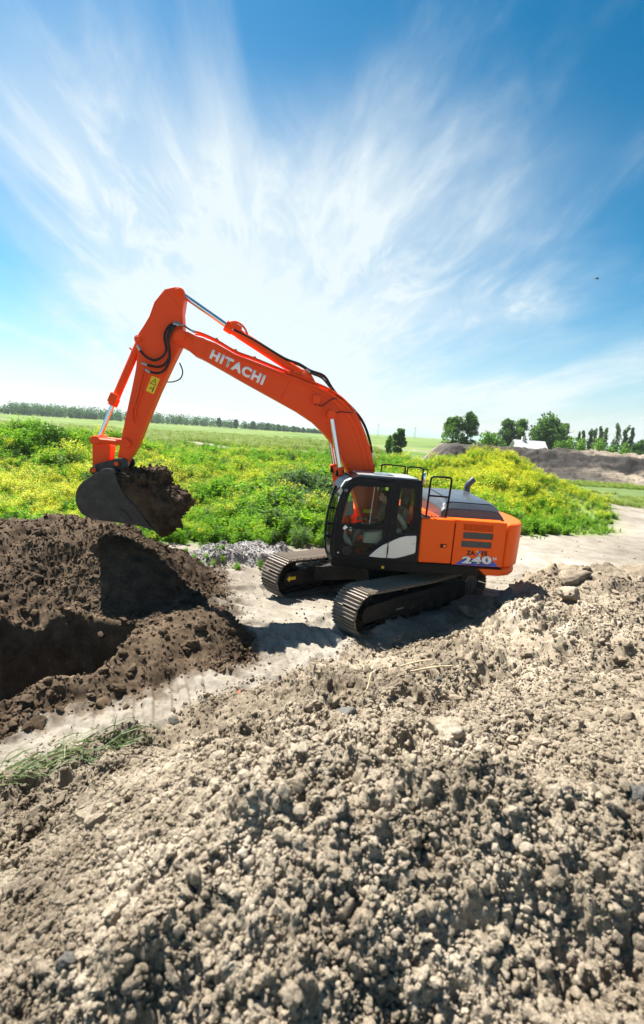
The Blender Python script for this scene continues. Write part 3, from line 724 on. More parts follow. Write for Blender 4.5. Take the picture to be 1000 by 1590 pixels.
def track(sy, arrow):
    """one crawler track: shoes, idler, sprocket, rollers and side frame; x along the track"""
    YC = sy * 1.195; zi = 0.47; rp = 0.40; A = 1.83
    t = MB()                                             # chain links under the shoes
    pth = []
    def P(s, r):
        Ls = 2 * A; arc = math.pi * r; s %= (2 * Ls + 2 * arc)
        if s < Ls: x = A - s; return Vector((x, 0, zi + r - 0.035 * math.sin(math.pi * s / Ls) ** 2 - 0.02 * math.sin(3 * math.pi * s / Ls) ** 2 * 0.5)), Vector((-1, 0, 0))
        s -= Ls
        if s < arc: a = math.pi / 2 + s / r; return Vector((-A + r * math.cos(a), 0, zi + r * math.sin(a))), Vector((-math.sin(a), 0, math.cos(a)))
        s -= arc
        if s < Ls: return Vector((-A + s, 0, zi - r)), Vector((1, 0, 0))
        s -= Ls; a = -math.pi / 2 + s / r; return Vector((A + r * math.cos(a), 0, zi + r * math.sin(a))), Vector((-math.sin(a), 0, math.cos(a)))
    N = 50; tot = 4 * A + 2 * math.pi * rp
    for k in range(N):
        p, d = P((4 * A + 2 * math.pi * (rp - 0.05)) * (k + 0.5) / N, rp - 0.05)
        nrm = Vector((d.z, 0, -d.x)) * 1
        for e in (-0.09, 0.09): t.obox((p.x, YC + e, p.z), (0.20, 0.035, 0.09), d, nrm)
    tr_ = t.build('track', DARKMETAL, exc, rz=0.6098)
    sm = MB(); w = 0.6; pitch = tot / N
    sm.box(-pitch * 0.465, pitch * 0.465, -w / 2, w / 2, -0.008, 0.014)
    for gx_ in (-0.40, -0.02, 0.36):
        x = gx_ * pitch
        sm.add([(x - 0.014, -w / 2, 0.014), (x + 0.014, -w / 2, 0.014), (x + 0.008, -w / 2, 0.052), (x - 0.008, -w / 2, 0.052),
                (x - 0.014, w / 2, 0.014), (x + 0.014, w / 2, 0.014), (x + 0.008, w / 2, 0.052), (x - 0.008, w / 2, 0.052)],
               [(0, 1, 2, 3), (7, 6, 5, 4), (3, 2, 6, 7), (0, 3, 7, 4), (1, 5, 6, 2)])
    proto = sm.build('track_shoe', SHOE, tr_, smooth=0)
    for k in range(N):
        o = proto if k == 0 else proto.copy()
        if k: COL.objects.link(o); o.parent = tr_
        ts = 4 * A + 2 * math.pi * (rp + 0.015); p, d = P(ts * k / N, rp + 0.015)
        p2, _ = P(ts * (k + 0.15) / N, rp + 0.015); d = (p2 - p).normalized(); n = Vector((d.z, 0, -d.x))
        o.matrix_local = Matrix(((d.x, 0, n.x, p.x), (0, 1, 0, YC), (d.z, 0, n.z, p.z), (0, 0, 0, 1)))
    def wheel(name, x, z, r, hw, n=28, hub=True):
        m = MB(); m.cyl((x, YC - hw, z), (x, YC + hw, z), r, n); m.cyl((x, YC - hw - 0.03, z), (x, YC + hw + 0.03, z), r * 0.62, n); m.cyl((x, YC - hw - 0.06, z), (x, YC + hw + 0.06, z), r * 0.30, 14)
        if hub:
            for j in range(10):
                a = j * math.pi / 5; q = (x + r * 0.48 * math.cos(a), z + r * 0.48 * math.sin(a)); m.cyl((q[0], YC - hw - 0.045, q[1]), (q[0], YC + hw + 0.045, q[1]), 0.018, 6)
        return m.build(name, DARKMETAL, tr_, 0.006, 1)
    wheel('idler', A, zi, 0.345, 0.06)
    sp = wheel('sprocket', -A, zi, 0.30, 0.15)
    sp.data.materials[0] = SHOE
    tm = MB()
    for j in range(21):
        a = 2 * math.pi * j / 21; c_, s_ = math.cos(a), math.sin(a)
        tm.obox((-A + 0.33 * c_, YC, zi + 0.33 * s_), (0.07, 0.07, 0.05), (c_, 0, s_), (-s_, 0, c_))
    tm.build('sprocket_tooth_ring', DARKMETAL, tr_, smooth=0)
    for j in range(8):
        x = -1.32 + j * 0.375; m = MB(); m.cyl((x, YC - 0.17, 0.17), (x, YC + 0.17, 0.17), 0.085, 16); m.cyl((x, YC - 0.2, 0.17), (x, YC + 0.2, 0.17), 0.05, 10); m.build('track_roller', DARKMETAL, tr_)
    for x in (-0.65, 0.65): m = MB(); m.cyl((x, YC - 0.13, 0.77), (x, YC + 0.16, 0.77), 0.06, 14); m.build('carrier_roller', DARKMETAL, tr_)
    fr = MB()
    fr.prism([(-1.55, 0.30), (-1.50, 0.62), (-1.2, 0.68), (1.1, 0.66), (1.50, 0.58), (1.55, 0.34), (1.2, 0.24), (-1.3, 0.24)], YC - 0.21, YC + 0.21)
    fr.prism([(1.30, 0.30), (1.34, 0.66), (1.93, 0.62), (2.03, 0.47), (1.93, 0.30)], YC - 0.245, YC - 0.215)
    fr.prism([(1.30, 0.30), (1.34, 0.66), (1.93, 0.62), (2.03, 0.47), (1.93, 0.30)], YC + 0.215, YC + 0.245)
    fr.box(-1.2, 1.1, YC + 0.21, YC + 0.23, 0.52, 0.55); fr.box(-1.3, 1.2, YC + 0.21, YC + 0.235, 0.27, 0.31)
    for x in (-0.9, -0.2, 0.5): fr.box(x, x + 0.03, YC + 0.2, YC + 0.228, 0.31, 0.52)
    fr.box(0.75, 1.0, YC + 0.21, YC + 0.222, 0.38, 0.43, 1)
    fr.build('track_frame', [DARKMETAL, SHOE], tr_, 0.012, 2)
    mt = MB(); mt.cyl((-A, YC - 0.35 * sy, zi), (-A, YC - 0.14 * sy, zi), 0.24, 22); mt.build('travel_motor', DARKMETAL, tr_, 0.01)
    if arrow:
        y = YC - sy * 0.247
        a = MB(); a.prism([(1.95, 0.47), (1.87, 0.545), (1.87, 0.505), (1.70, 0.505), (1.70, 0.435), (1.87, 0.435), (1.87, 0.395)], y, y - sy * 0.003); a.build('arrow_sticker', YELLOWP, tr_, smooth=0)
    return tr_
track(1, False); track(-1, True)

cb = MB()                                                  # X-shaped car body between the tracks
cb.cyl((0, 0, 0.50), (0, 0, 0.93), 0.62, 28)
for sx in (1, -1):
    for sy in (1, -1):
        a, b = Vector((0.35 * sx, 0.42 * sy, 0)), Vector((1.05 * sx, 1.05 * sy, 0)); d = (b - a).normalized(); w = Vector((-d.y, d.x, 0))
        for q0, q1, h0, h1 in ((a, b, (0.50, 0.90), (0.36, 0.68)),):
            pts = [q0 + w * 0.34, q0 - w * 0.34, q1 - w * 0.25, q1 + w * 0.25]
            cb.add([(p.x, p.y, h0[0] if i < 2 else h1[0]) for i, p in enumerate(pts)] + [(p.x, p.y, h0[1] if i < 2 else h1[1]) for i, p in enumerate(pts)],
                   [(3, 2, 1, 0), (4, 5, 6, 7), (0, 1, 5, 4), (1, 2, 6, 5), (2, 3, 7, 6), (3, 0, 4, 7)])
cb.build('car_body', DARKMETAL, exc, 0.015, 2, rz=0.6098)
m = MB(); m.cyl((0, 0, 0.92), (0, 0, 1.02), 0.66, 40); m.build('slewing_ring', DARKMETAL, exc, 0.01)

# --- upper structure
df = MB()
df.prism([(1.36, 1.27), (1.345, 1.14), (1.30, 1.115), (0.5, 1.085), (-1.80, 1.09), (-1.76, 1.245), (-1.76, 1.30), (1.30, 1.30)], 0.36, 1.36)
df.prism([(1.05, 1.27), (1.05, 1.02), (-1.9, 1.00), (-1.9, 1.27)], -0.40, 0.357)
df.prism([(0.86, 1.27), (0.85, 1.14), (0.4, 1.085), (-1.9, 1.09), (-1.9, 1.27)], -1.36, -0.403)
df.build('deck_frame', BLACKP, exc, 0.02, 2)
m = MB(); m.cyl((0.28, 1.358, 1.165), (0.28, 1.372, 1.165), 0.03, 14); m.build('deck_plug', YELLOWP, exc, 0.004)

core = MB(); core.box(-2.26, -0.44, -1.30, 1.30, 1.27, 2.15); core.build('engine_bay', BLACKP, exc, 0.02)
def plate(name, poly, y0, y1, mat, parent=exc, bev=0.03, seg=3):
    m = MB(); m.prism(poly, y0, y1); return m.build(name, mat, parent, bev, seg)
# front side door
sd1 = plate('side_door', [(-0.405, 2.245), (-0.445, 1.312), (-1.158, 1.316), (-1.136, 2.262)], 1.28, 1.372, ORANGE, bev=0.045)
m = MB(); m.box(-1.012, -0.876, 1.371, 1.377, 1.655, 1.737); m.build('latch_recess', BLACKP, sd1, 0.003, 1)
m = MB(); m.box(-1.00, -0.93, 1.374, 1.384, 1.668, 1.724); m.build('latch', ORANGE, sd1, 0.006, 2)
m = MB(); m.cyl((-0.965, 1.383, 1.697), (-0.965, 1.389, 1.697), 0.012, 10); m.build('lock', STEEL, sd1)
# rear side door with slots and two grilles (real openings)
outer = [(-1.150, 2.262), (-1.172, 1.316), (-2.278, 1.318), (-2.252, 2.262)]
slots = []
NS = 20
for k in range(NS):
    x = -1.315 - k * (0.655 / NS); w = 0.655 / NS * 0.52
    slots.append([(x, 2.195), (x - w, 2.195), (x - w - 0.012, 2.052), (x - 0.012, 2.052)])
g1 = [(-1.325, 2.018), (-1.986, 2.026), (-1.990, 1.890), (-1.335, 1.880)]
g2 = [(-1.312, 1.838), (-1.978, 1.836), (-1.976, 1.706), (-1.318, 1.700)]
def rrect(q, r=0.02):
    out = []
    for i in range(4):
        p, a, b = Vector(q[i]), Vector(q[i - 1]), Vector(q[(i + 1) % 4])
        out += [tuple(p + (a - p).normalized() * r), tuple(p + ((a - p).normalized() + (b - p).normalized()) * r * 0.3), tuple(p + (b - p).normalized() * r)]
    return out
m = MB(); m.holed(outer, slots + [rrect(g1), rrect(g2)], 1.340, 1.372); sd2 = m.build('side_door', ORANGE, exc, 0.0, smooth=30)
m = MB(); m.prism([(-1.30, 2.21), (-1.31, 1.68), (-2.01, 1.69), (-2.0, 2.22)], 1.300, 1.332); m.build('inner_panel', BLACKP, sd2, smooth=0)
for g in (g1, g2):
    m = MB(); m.prism(rrect([(a * 0.985 - 0.025, b) for a, b in g]), 1.345, 1.358)
    zt, zb_ = max(p[1] for p in g) - 0.02, min(p[1] for p in g) + 0.02
    for k in range(7): z = zb_ + (zt - zb_) * k / 6; m.box(-1.965, -1.345, 1.357, 1.364, z - 0.004, z + 0.004)
    for k in range(30): x = -1.35 - k * 0.0208; m.box(x - 0.003, x + 0.003, 1.357, 1.362, zb_, zt)
    m.build('vent_grille', HOODGREY, sd2, smooth=0)
plate('roof_edge_panel', [(-0.405, 2.252), (-2.25, 2.268), (-2.25, 2.16), (-0.405, 2.16)], 1.05, 1.337, ORANGE, bev=0.04)
# counterweight
cwp = [(-2.285, 1.37), (-2.42, 1.36), (-2.54, 1.30), (-2.74, 1.08), (-2.90, 0.72), (-2.98, 0.3), (-3.0, 0)]
cwp = cwp + [(a, -b) for a, b in cwp[-2::-1]]
m = MB(); m.prism(cwp, 1.30, 2.25, axis='z'); m.prism([(a * 0.985 - 0.01, b * 0.985) for a, b in cwp], 1.11, 1.297, axis='z')
m.build('counterweight', ORANGE, exc, 0.07, 4, smooth=45)
plate('lower_side_panel', [(-1.775, 1.255), (-1.935, 1.118), (-2.29, 1.118), (-2.29, 1.258)], 1.25, 1.368, ORANGE, bev=0.012, seg=2)
plate('door_sill_strip', [(-1.175, 1.296), (-2.283, 1.296), (-2.283, 1.272), (-1.175, 1.282)], 1.26, 1.366, BLACKP, bev=0.004, seg=1)
# decks, hood and exhaust
m = MB(); m.box(-0.95, -0.42, 0.30, 1.055, 2.15, 2.235); m.box(-0.98, -0.42, -1.36, 0.297, 2.1, 2.22); m.box(-2.27, -0.98, 1.0, 1.052, 2.15, 2.25); m.box(-2.27, -0.98, -1.36, -1.15, 2.1, 2.24)
m.box(-0.41, 0.8, -1.36, -0.42, 1.3, 2.05)
m.build('top_deck', ORANGE, exc, 0.03, 2)
for k in range(5): m = MB(); m.box(-0.50 - k * 0.085, -0.54 - k * 0.085, 0.42, 0.95, 2.236, 2.241); m.build('deck_slot', BLACKP, exc, smooth=0)
for k in range(4): m = MB(); m.box(-0.9, -0.55, -0.2 - k * 0.2, -0.26 - k * 0.2, 2.221, 2.226); m.build('deck_slot', BLACKP, exc, smooth=0)
hood = MB()
def hood_ring(x, s): return [(x, 1.04, 2.235), (x, 0.99, 2.43 + 0.0 * s), (x, 0.90, 2.235 + 0.315 * s), (x, 0.62, 2.235 + 0.375 * s), (x, -0.55, 2.235 + 0.44 * s), (x, -0.95, 2.235 + 0.36 * s), (x, -1.15, 2.235)]
rings = []
for x, s in ((-0.93, 0.55), (-1.00, 0.84), (-1.07, 0.96), (-1.2, 1.0), (-2.05, 1.0), (-2.20, 0.86), (-2.32, 0.40), (-2.36, 0.10)):
    rg = hood_ring(x, s); rg[1] = (x, 1.015, 2.235 + 0.20 * min(1, s * 1.0)); rings.append(rg)
nn = 7; vs_ = [p for rg in rings for p in rg]; fs = []
for i in range(len(rings) - 1):
    for k in range(nn - 1): fs.append((i * nn + k, i * nn + k + 1, (i + 1) * nn + k + 1, (i + 1) * nn + k))
fs.append(tuple(range(nn))); fs.append(tuple(range((len(rings) - 1) * nn, len(rings) * nn))[::-1])
hood.add(vs_, fs); hd = hood.build('engine_hood', HOODGREY, exc, 0.025, 3, smooth=50)
m = MB(); m.tube([(-1.05, 0.90, 2.545), (-1.2, 0.885, 2.558), (-2.05, 0.885, 2.558), (-2.15, 0.88, 2.52)], 0.009, 6); m.tube([(-1.13, 0.88, 2.545), (-1.13, 0.62, 2.61), (-1.13, -0.55, 2.668)], 0.009, 6); m.build('hood_seam', BLACKP, hd)
for y in (0.55, 0.2): m = MB(); m.obox((-1.02, y, 2.47), (0.03, 0.10, 0.16), (1, 0, 0.5)); m.build('hood_hinge', BLACKP, hd, 0.006)
m = MB(); m.prism([(-1.0, 2.45), (-1.0, 2.56), (-1.06, 2.6), (-1.06, 2.5)], 0.28, 0.40); m.build('warning_sticker', BOOMRED, hd, smooth=0)
m = MB(); m.tube([(-2.08, -0.5, 2.55), (-2.08, -0.5, 2.76), (-2.09, -0.5, 2.81), (-2.13, -0.5, 2.87), (-2.22, -0.5, 2.965)], [0.078, 0.078, 0.08, 0.08, 0.078], 18, caps=False)
m.tube([(-2.215, -0.5, 2.96), (-2.10, -0.5, 2.84)], [0.066, 0.066], 18, 1); m.build('exhaust_pipe', [HOODGREY, BLACKT], exc, smooth=50)
# rails
def rail(name, pts, r=0.021, parent=exc, extra=()):
    m = MB(); m.tube(smooth_path(pts, 5), r, 8)
    for a, b in extra: m.tube([a, b], r * 0.9, 8)
    return m.build(name, BLACKP, parent, smooth=60)
rail('hand_rail', [(-0.555, 1.19, 2.23), (-0.556, 1.19, 2.6), (-0.56, 1.19, 3.0), (-0.585, 1.19, 3.065), (-0.65, 1.19, 3.085), (-0.93, 1.19, 3.09), (-0.985, 1.19, 3.06), (-1.0, 1.19, 2.99), (-0.99, 1.19, 2.6), (-0.975, 1.19, 2.23)],
     extra=[((-0.558, 1.19, 2.69), (-0.99, 1.19, 2.69))])
m = MB(); m.box(-1.02, -0.52, 1.12, 1.24, 2.236, 2.262); m.build('rail_foot', BLACKP, exc, 0.006)
for a, b, d in ((0.45, 0.15, 0.0), (-0.04, -0.64, 0.0), (-0.70, -1.10, 0.0)):
    rail('hand_rail', [(a, -1.0, 2.1), (a, -1.0, 2.8), (a - 0.005, -1.0, 3.03), (a - 0.05, -1.0, 3.095), (b + 0.06, -1.0, 3.095), (b, -1.0, 3.03), (b, -1.0, 2.8), (b, -1.0, 2.1)], 0.019)
mr = rail('mirror_bracket', [(-1.10, -1.0, 3.06), (-1.18, -1.02, 3.07), (-1.235, -1.03, 3.05), (-1.23, -1.04, 2.9)], 0.010)
m = MB(); m.ball((-1.16, -1.05, 2.83), (0.055, 0.05, 0.16)); m.build('mirror', MIRROR, mr)

# --- cab
OUT = [(1.335, 1.305), (1.385, 1.36), (1.41, 1.46), (1.417, 1.65), (1.415, 1.88), (1.385, 2.16), (1.342, 2.39), (1.30, 2.58), (1.252, 2.72), (1.205, 2.82), (1.146, 2.895), (1.07, 2.95), (0.98, 2.98), (0.26, 2.995), (-0.29, 3.0), (-0.325, 2.97), (-0.345, 2.90), (-0.398, 2.24), (-0.430, 1.305)]
W1 = [(0.98, 2.80), (0.36, 2.823), (0.335, 2.80), (0.348, 2.06), (0.37, 2.037), (1.20, 2.017), (1.232, 2.05), (1.205, 2.30), (1.165, 2.52), (1.11, 2.69), (1.05, 2.77)]
W2 = [(0.95, 1.93), (0.38, 1.951), (0.358, 1.93), (0.353, 1.73), (0.43, 1.62), (0.52, 1.535), (0.63, 1.455), (0.78, 1.405), (0.86, 1.43), (0.93, 1.53), (1.02, 1.585), (1.12, 1.64), (1.17, 1.74), (1.17, 1.86), (1.1, 1.925)]
W3 = [(0.10, 2.815), (-0.18, 2.836), (-0.205, 2.81), (-0.262, 2.30), (-0.240, 2.17), (-0.15, 2.0), (-0.05, 1.885), (0.02, 1.862), (0.075, 1.872), (0.10, 1.91), (0.115, 2.2)]
WP1 = [(0.600, 1.378), (0.53, 1.46), (0.44, 1.55), (0.34, 1.63), (0.238, 1.682), (0.230, 1.372), (0.32, 1.366)]
WP2 = [(0.224, 1.687), (0.11, 1.757), (0.0, 1.813), (-0.12, 1.850), (-0.33, 1.872), (-0.345, 1.85), (-0.362, 1.53), (-0.34, 1.50), (-0.15, 1.43), (0.0, 1.385), (0.07, 1.372), (0.217, 1.372)]
cab = MB(); cab.holed(OUT, [W1, W2, W3], 1.315, 1.372); cab.build
cb_ = cab.build('cab', NAVY, exc, 0.0, smooth=30)
m = MB()                                                   # door edge and window rims stand proud
def rim(pts, y, r=0.012): m.tube([(a, y, b) for a, b in pts + pts[:2]], r, 6, caps=False)
for w_ in (W1, W2, W3): rim(w_, 1.374)
m.tube([(a, 1.374, b) for a, b in [(0.225, 1.33), (0.225, 2.90), (0.28, 2.93), (0.97, 2.915), (1.10, 2.86), (1.19, 2.74), (1.285, 2.42), (1.345, 2.0), (1.35, 1.6), (1.32, 1.37), (1.25, 1.335), (0.225, 1.33)]], 0.012, 6, caps=False)
m.build('door_seal', RUBBER, cb_, smooth=60)
m = MB(); m.holed([(a, b) for a, b in OUT], [[(1.20, 1.45), (1.25, 1.8), (1.20, 2.3), (1.08, 2.72), (0.95, 2.84), (0.3, 2.86), (0.28, 1.9), (0.6, 1.45)], [(0.16, 2.84), (-0.2, 2.84), (-0.25, 1.9), (0.14, 1.9)]], 0.335, 0.385); m.build('cab_side_frame', NAVY, cb_, 0, smooth=30)
m = MB()                                                    # roof, back, floor and front frame
m.prism([(1.07, 2.952), (0.98, 2.984), (0.26, 3.0), (-0.29, 3.005), (-0.34, 2.95), (-0.335, 2.915), (1.06, 2.90)], 0.387, 1.313)
m.prism([(-0.335, 2.91), (-0.398, 2.24), (-0.425, 1.32), (-0.36, 1.32), (-0.34, 2.1), (-0.335, 2.2)], 0.387, 1.313)
m.box(-0.36, 1.33, 0.387, 1.313, 1.305, 1.345)
m.prism([(1.395, 1.37), (1.416, 1.65), (1.37, 1.66), (1.335, 1.345)], 0.387, 1.313)
m.build('cab_shell', NAVY, cb_, 0.02, 2)
m = MB(); m.box(-0.27, 0.95, 0.42, 1.27, 2.990, 3.022); m.build('roof_hatch', CABROOF_SHEEN, cb_, 0.012, 2)
m = MB(); m.box(0.2, 0.6, 0.55, 1.15, 3.024, 3.034); m.build('roof_window', GLASS, cb_, 0.003, 1)
m = MB(); m.prism([(0.225, 2.995), (0.225, 2.86), (0.235, 2.86), (0.235, 2.995)], 1.36, 1.378); m.build('door_joint', RUBBER, cb_)
for w_, nm in ((W1, 'window_pane'), (W2, 'window_pane'), (W3, 'window_pane')):
    c = np.mean(np.array(w_), 0); m = MB(); m.prism([((a - c[0]) * 1.015 + c[0], (b - c[1]) * 1.015 + c[1]) for a, b in w_], 1.338, 1.343); m.build(nm, GLASS, cb_, smooth=0)
m = MB(); m.prism([(1.22, 1.43), (1.27, 1.8), (1.22, 2.3), (1.10, 2.74), (0.95, 2.86), (0.28, 2.88), (0.26, 1.88), (0.58, 1.43)], 0.350, 0.355); m.build('window_pane', GLASS, cb_, smooth=0)
m = MB(); m.prism([(0.17, 2.86), (-0.22, 2.86), (-0.27, 1.88), (0.15, 1.88)], 0.350, 0.355); m.build('window_pane', GLASS, cb_, smooth=0)
fp = [(1.395, 1.66), (1.392, 1.88), (1.362, 2.16), (1.318, 2.39), (1.228, 2.70), (1.125, 2.875), (1.12, 2.872), (1.222, 2.697), (1.312, 2.388), (1.356, 2.158), (1.386, 1.88), (1.389, 1.66)]
m = MB(); m.prism(fp, 0.40, 1.30); m.build('windscreen', GLASS, cb_, smooth=40)
m = MB(); m.prism([(0.62, 2.80), (0.635, 2.80), (0.66, 2.04), (0.645, 2.04)], 1.325, 1.352); m.build('window_bar', TRIMGREY, cb_, smooth=0)
m = MB(); m.prism([(0.30, 2.90), (0.30, 1.36), (0.19, 1.36), (0.16, 2.0), (0.155, 2.90)], 1.30, 1.314); m.build('door_pillar', BLACKP, cb_, 0.004)
wp = plate('white_side_panel', WP1, 1.366, 1.385, SILVER, cb_, 0.008, 2); plate('white_side_panel', WP2, 1.366, 1.385, SILVER, cb_, 0.008, 2)
m = MB(); m.tube([(0.227, 1.392, 1.44), (0.227, 1.398, 1.50), (0.227, 1.398, 1.57), (0.227, 1.392, 1.62)], 0.012, 8); m.build('door_handle', BLACKP, cb_)
m = MB(); m.cyl((-0.295, 1.384, 1.70), (-0.295, 1.389, 1.70), 0.022, 14); m.build('lock', STEEL, cb_)
m = MB(); m.prism([(1.19, 1.925), (1.145, 1.995), (1.085, 1.943), (1.135, 1.87)], 1.372, 1.3745); m.build('diamond_sticker', WHITEP, cb_, smooth=0)
m = MB(); m.box(1.055, 1.005, 1.372, 1.3745, 1.88, 1.955); m.build('small_sticker', TRIMGREY, cb_, smooth=0)
m = MB(); m.cyl((1.06, 1.372, 1.47), (1.06, 1.385, 1.47), 0.10, 20); m.build('speaker', RUBBER, cb_, 0.006)
m = MB(); m.cyl((1.235, 1.372, 1.42), (1.235, 1.376, 1.42), 0.016, 10); m.build('round_sticker', WHITEP, cb_)
m = MB(); m.cyl((-0.27, 1.372, 1.98), (-0.27, 1.384, 1.98), 0.035, 14); m.build('hinge_cap', BLACKP, cb_, 0.004)
rail('front_rail', [(1.30, 1.24, 2.74), (1.40, 1.25, 2.60), (1.475, 1.25, 2.32), (1.51, 1.25, 2.0), (1.50, 1.25, 1.7), (1.47, 1.25, 1.42), (1.40, 1.24, 1.34)], 0.016, cb_)
m = MB()
for z, x in ((2.30, 1.48), (1.98, 1.51), (1.72, 1.50)): m.box(x - 0.12, x, 1.235, 1.262, z - 0.03, z + 0.03)
m.build('rail_bracket', BLACKP, cb_, 0.004)
m = MB(); m.tube([(1.32, 0.75, 2.45), (1.40, 0.9, 2.1), (1.42, 1.05, 1.75)], 0.010, 6); m.box(1.40, 1.425, 0.95, 1.10, 1.6, 1.75); m.build('wiper', BLACKP, cb_)
m = MB(); m.prism([(1.08, 2.92), (1.22, 2.86), (1.31, 2.70), (1.29, 2.69), (1.20, 2.84), (1.07, 2.90)], 0.38, 1.28); m.build('sun_visor', TRIMGREY, cb_, 0.004)
m = MB(); m.box(1.255, 1.33, 1.30, 1.36, 2.44, 2.54); m.box(1.17, 1.23, 1.30, 1.378, 2.66, 2.72); m.build('front_lamp_clamp', TRIMGREY, cb_, 0.01)
# inside of the cab
st = MB(); st.box(-0.10, 0.42, 0.58, 1.08, 1.62, 1.78); st.obox((-0.13, 0.83, 2.06), (0.14, 0.48, 0.62), (1, 0, 0.18), (-0.18, 0, 1)); st.obox((-0.19, 0.83, 2.52), (0.09, 0.26, 0.20), (1, 0, 0.18), (-0.18, 0, 1)); st.box(-0.05, 0.36, 0.64, 1.02, 1.345, 1.618)
st.build('seat', SEATM, cb_, 0.04, 3)
for y in (0.50, 1.16):
    m = MB(); m.prism([(0.72, 1.62), (0.70, 1.84), (0.42, 1.88), (0.36, 1.93), (-0.05, 1.95), (-0.10, 1.86), (0.18, 1.82), (0.28, 1.62)], y - 0.09, y + 0.09); c = m.build('console', TRIMGREY, cb_, 0.03, 2)
    m = MB(); m.tube([(0.66, y, 1.84), (0.71, y, 1.97), (0.71, y, 2.03)], [0.012, 0.014, 0.022], 8); m.build('joystick', BLACKP, c)
m = MB(); m.tube([(-0.20, 1.16, 1.90), (-0.12, 1.18, 2.05), (0.02, 1.18, 2.22), (0.1, 1.17, 2.25)], [0.05, 0.055, 0.055, 0.05], 8); m.build('seat_side_guard', TRIMGREY, cb_, smooth=60)
m = MB(); m.prism([(1.02, 2.02), (0.98, 2.32), (0.86, 2.36), (0.82, 2.05)], 0.42, 0.50); m.build('monitor', TRIMGREY, cb_, 0.02, 2)
m = MB(); m.prism([(1.18, 1.40), (1.18, 1.62), (1.02, 1.72), (0.94, 1.60), (0.92, 1.40)], 0.5, 1.2); m.build('pedal_box', TRIMGREY, cb_, 0.02, 2)
for y in (0.78, 0.94): m = MB(); m.tube([(0.95, y, 1.5), (0.86, y, 1.78), (0.83, y, 1.92)], 0.012, 6); m.build('travel_lever', BLACKP, cb_)
m = MB(); m.prism([(0.60, 2.10), (0.40, 2.10), (0.40, 2.18), (0.60, 2.18)], 0.387, 0.389); m.build('yellow_notice', YELLOWP, cb_, smooth=0)

# --- boom
BT = [(4.836,5.381),(4.81,5.46),(4.749,5.497),(4.66,5.505),(4.528,5.494),(4.363,5.43),(3.97,5.337),(3.577,5.165),(3.181,5.065),(2.449,4.867),(1.868,4.71),(1.573,4.61),(1.223,4.436),(0.945,4.179),(0.737,3.86),(0.579,3.53),(0.451,3.186),(0.36,2.85),(0.20,2.3),(0.05,1.85),(-0.02,1.65)]
BB = [(0.12,1.48),(0.35,1.55),(0.60,1.95),(0.80,2.45),(0.996,2.971),(1.191,3.291),(1.383,3.524),(1.569,3.713),(1.839,3.933),(2.227,4.138),(2.605,4.301),(3.347,4.619),(4.147,4.975),(4.283,5.03),(4.407,5.07),(4.554,5.173),(4.75,5.25),(4.822,5.323)]
m = MB(); m.prism(BT + BB, -0.27, 0.27); boom = m.build('boom', BOOMRED, exc, 0.016, 2, smooth=25)
def pin(name, x, z, y, r, parent, mat=None, two=True, l=0.05):
    m = MB()
    for s in ((1, -1) if two else (1,)):
        m.cyl((x, s * (y - 0.02), z), (x, s * (y + l), z), r, 22); m.cyl((x, s * (y + l - 0.004), z), (x, s * (y + l + 0.014), z), r * 0.66, 18)
        for j in range(3): a = j * 2.1 + 0.5; m.cyl((x + r * 0.8 * math.cos(a), s * (y + l - 0.004), z + r * 0.8 * math.sin(a)), (x + r * 0.8 * math.cos(a), s * (y + l + 0.01), z + r * 0.8 * math.sin(a)), 0.011, 6)
    return m.build(name, mat or BOOMRED, parent, 0.006, 1)
FP = [(4.87, 5.40), (4.83, 5.485), (4.74, 5.515), (4.63, 5.50), (4.44, 5.345), (4.43, 5.28), (4.50, 5.24), (4.60, 5.27), (4.79, 5.28), (4.86, 5.33)]
m = MB(); m.prism(FP, 0.268, 0.297); m.prism(FP, -0.297, -0.268); m.build('boom_end_plate', BOOMRED, boom, 0.008, 2)
m = MB(); m.prism([(4.42, 5.44), (4.20, 5.40), (4.15, 5.36), (4.22, 5.08), (4.34, 5.06), (4.47, 5.14), (4.44, 5.24)], 0.268, 0.281); m.build('boom_doubler_plate', BOOMRED, boom, 0.005, 1)
pin('arm_pivot_pin', 4.68, 5.395, 0.30, 0.115, boom)
pin('cylinder_pin', 1.51, 4.145, 0.27, 0.10, boom, l=0.20)
m = MB(); m.cyl((1.51, 0.265, 4.145), (1.51, 0.285, 4.145), 0.21, 28); m.build('pin_boss', BOOMRED, boom, 0.006)
m = MB(); m.tube([(2.426, 0.271, 4.76), (2.60, 0.271, 4.30)], 0.012, 6); m.tube([(4.10, 0.271, 5.33), (4.22, 0.271, 5.02)], 0.008, 6); m.build('weld_seam', BOOMRED, boom)
m = MB(); m.prism([(1.935, 4.505), (1.765, 4.520), (1.752, 4.340), (1.915, 4.325)], 0.27, 0.37); m.build('valve_box', BOOMRED, boom, 0.015, 2)
m = MB(); m.cyl((1.86, 0.33, 4.31), (1.86, 0.33, 4.35), 0.03, 10); m.tube(smooth_path([(1.80, 0.33, 4.32), (1.72, 0.35, 4.30), (1.62, 0.33, 4.38), (1.50, 0.30, 4.47), (1.40, 0.29, 4.50)]), 0.012, 6); m.build('work_lamp_cable', RUBBER, boom)
# bracket of the arm cylinder
br = [(2.62, 4.905), (2.30, 4.96), (2.15, 5.02), (2.04, 5.01), (1.97, 4.93), (1.85, 4.76), (1.72, 4.66), (2.45, 4.84)]
m = MB(); m.prism(br, 0.10, 0.15); m.prism(br, -0.15, -0.10); m.build('cylinder_bracket', BOOMRED, boom, 0.006, 1)
pin('cylinder_pin', 2.105, 4.90, 0.14, 0.085, boom)
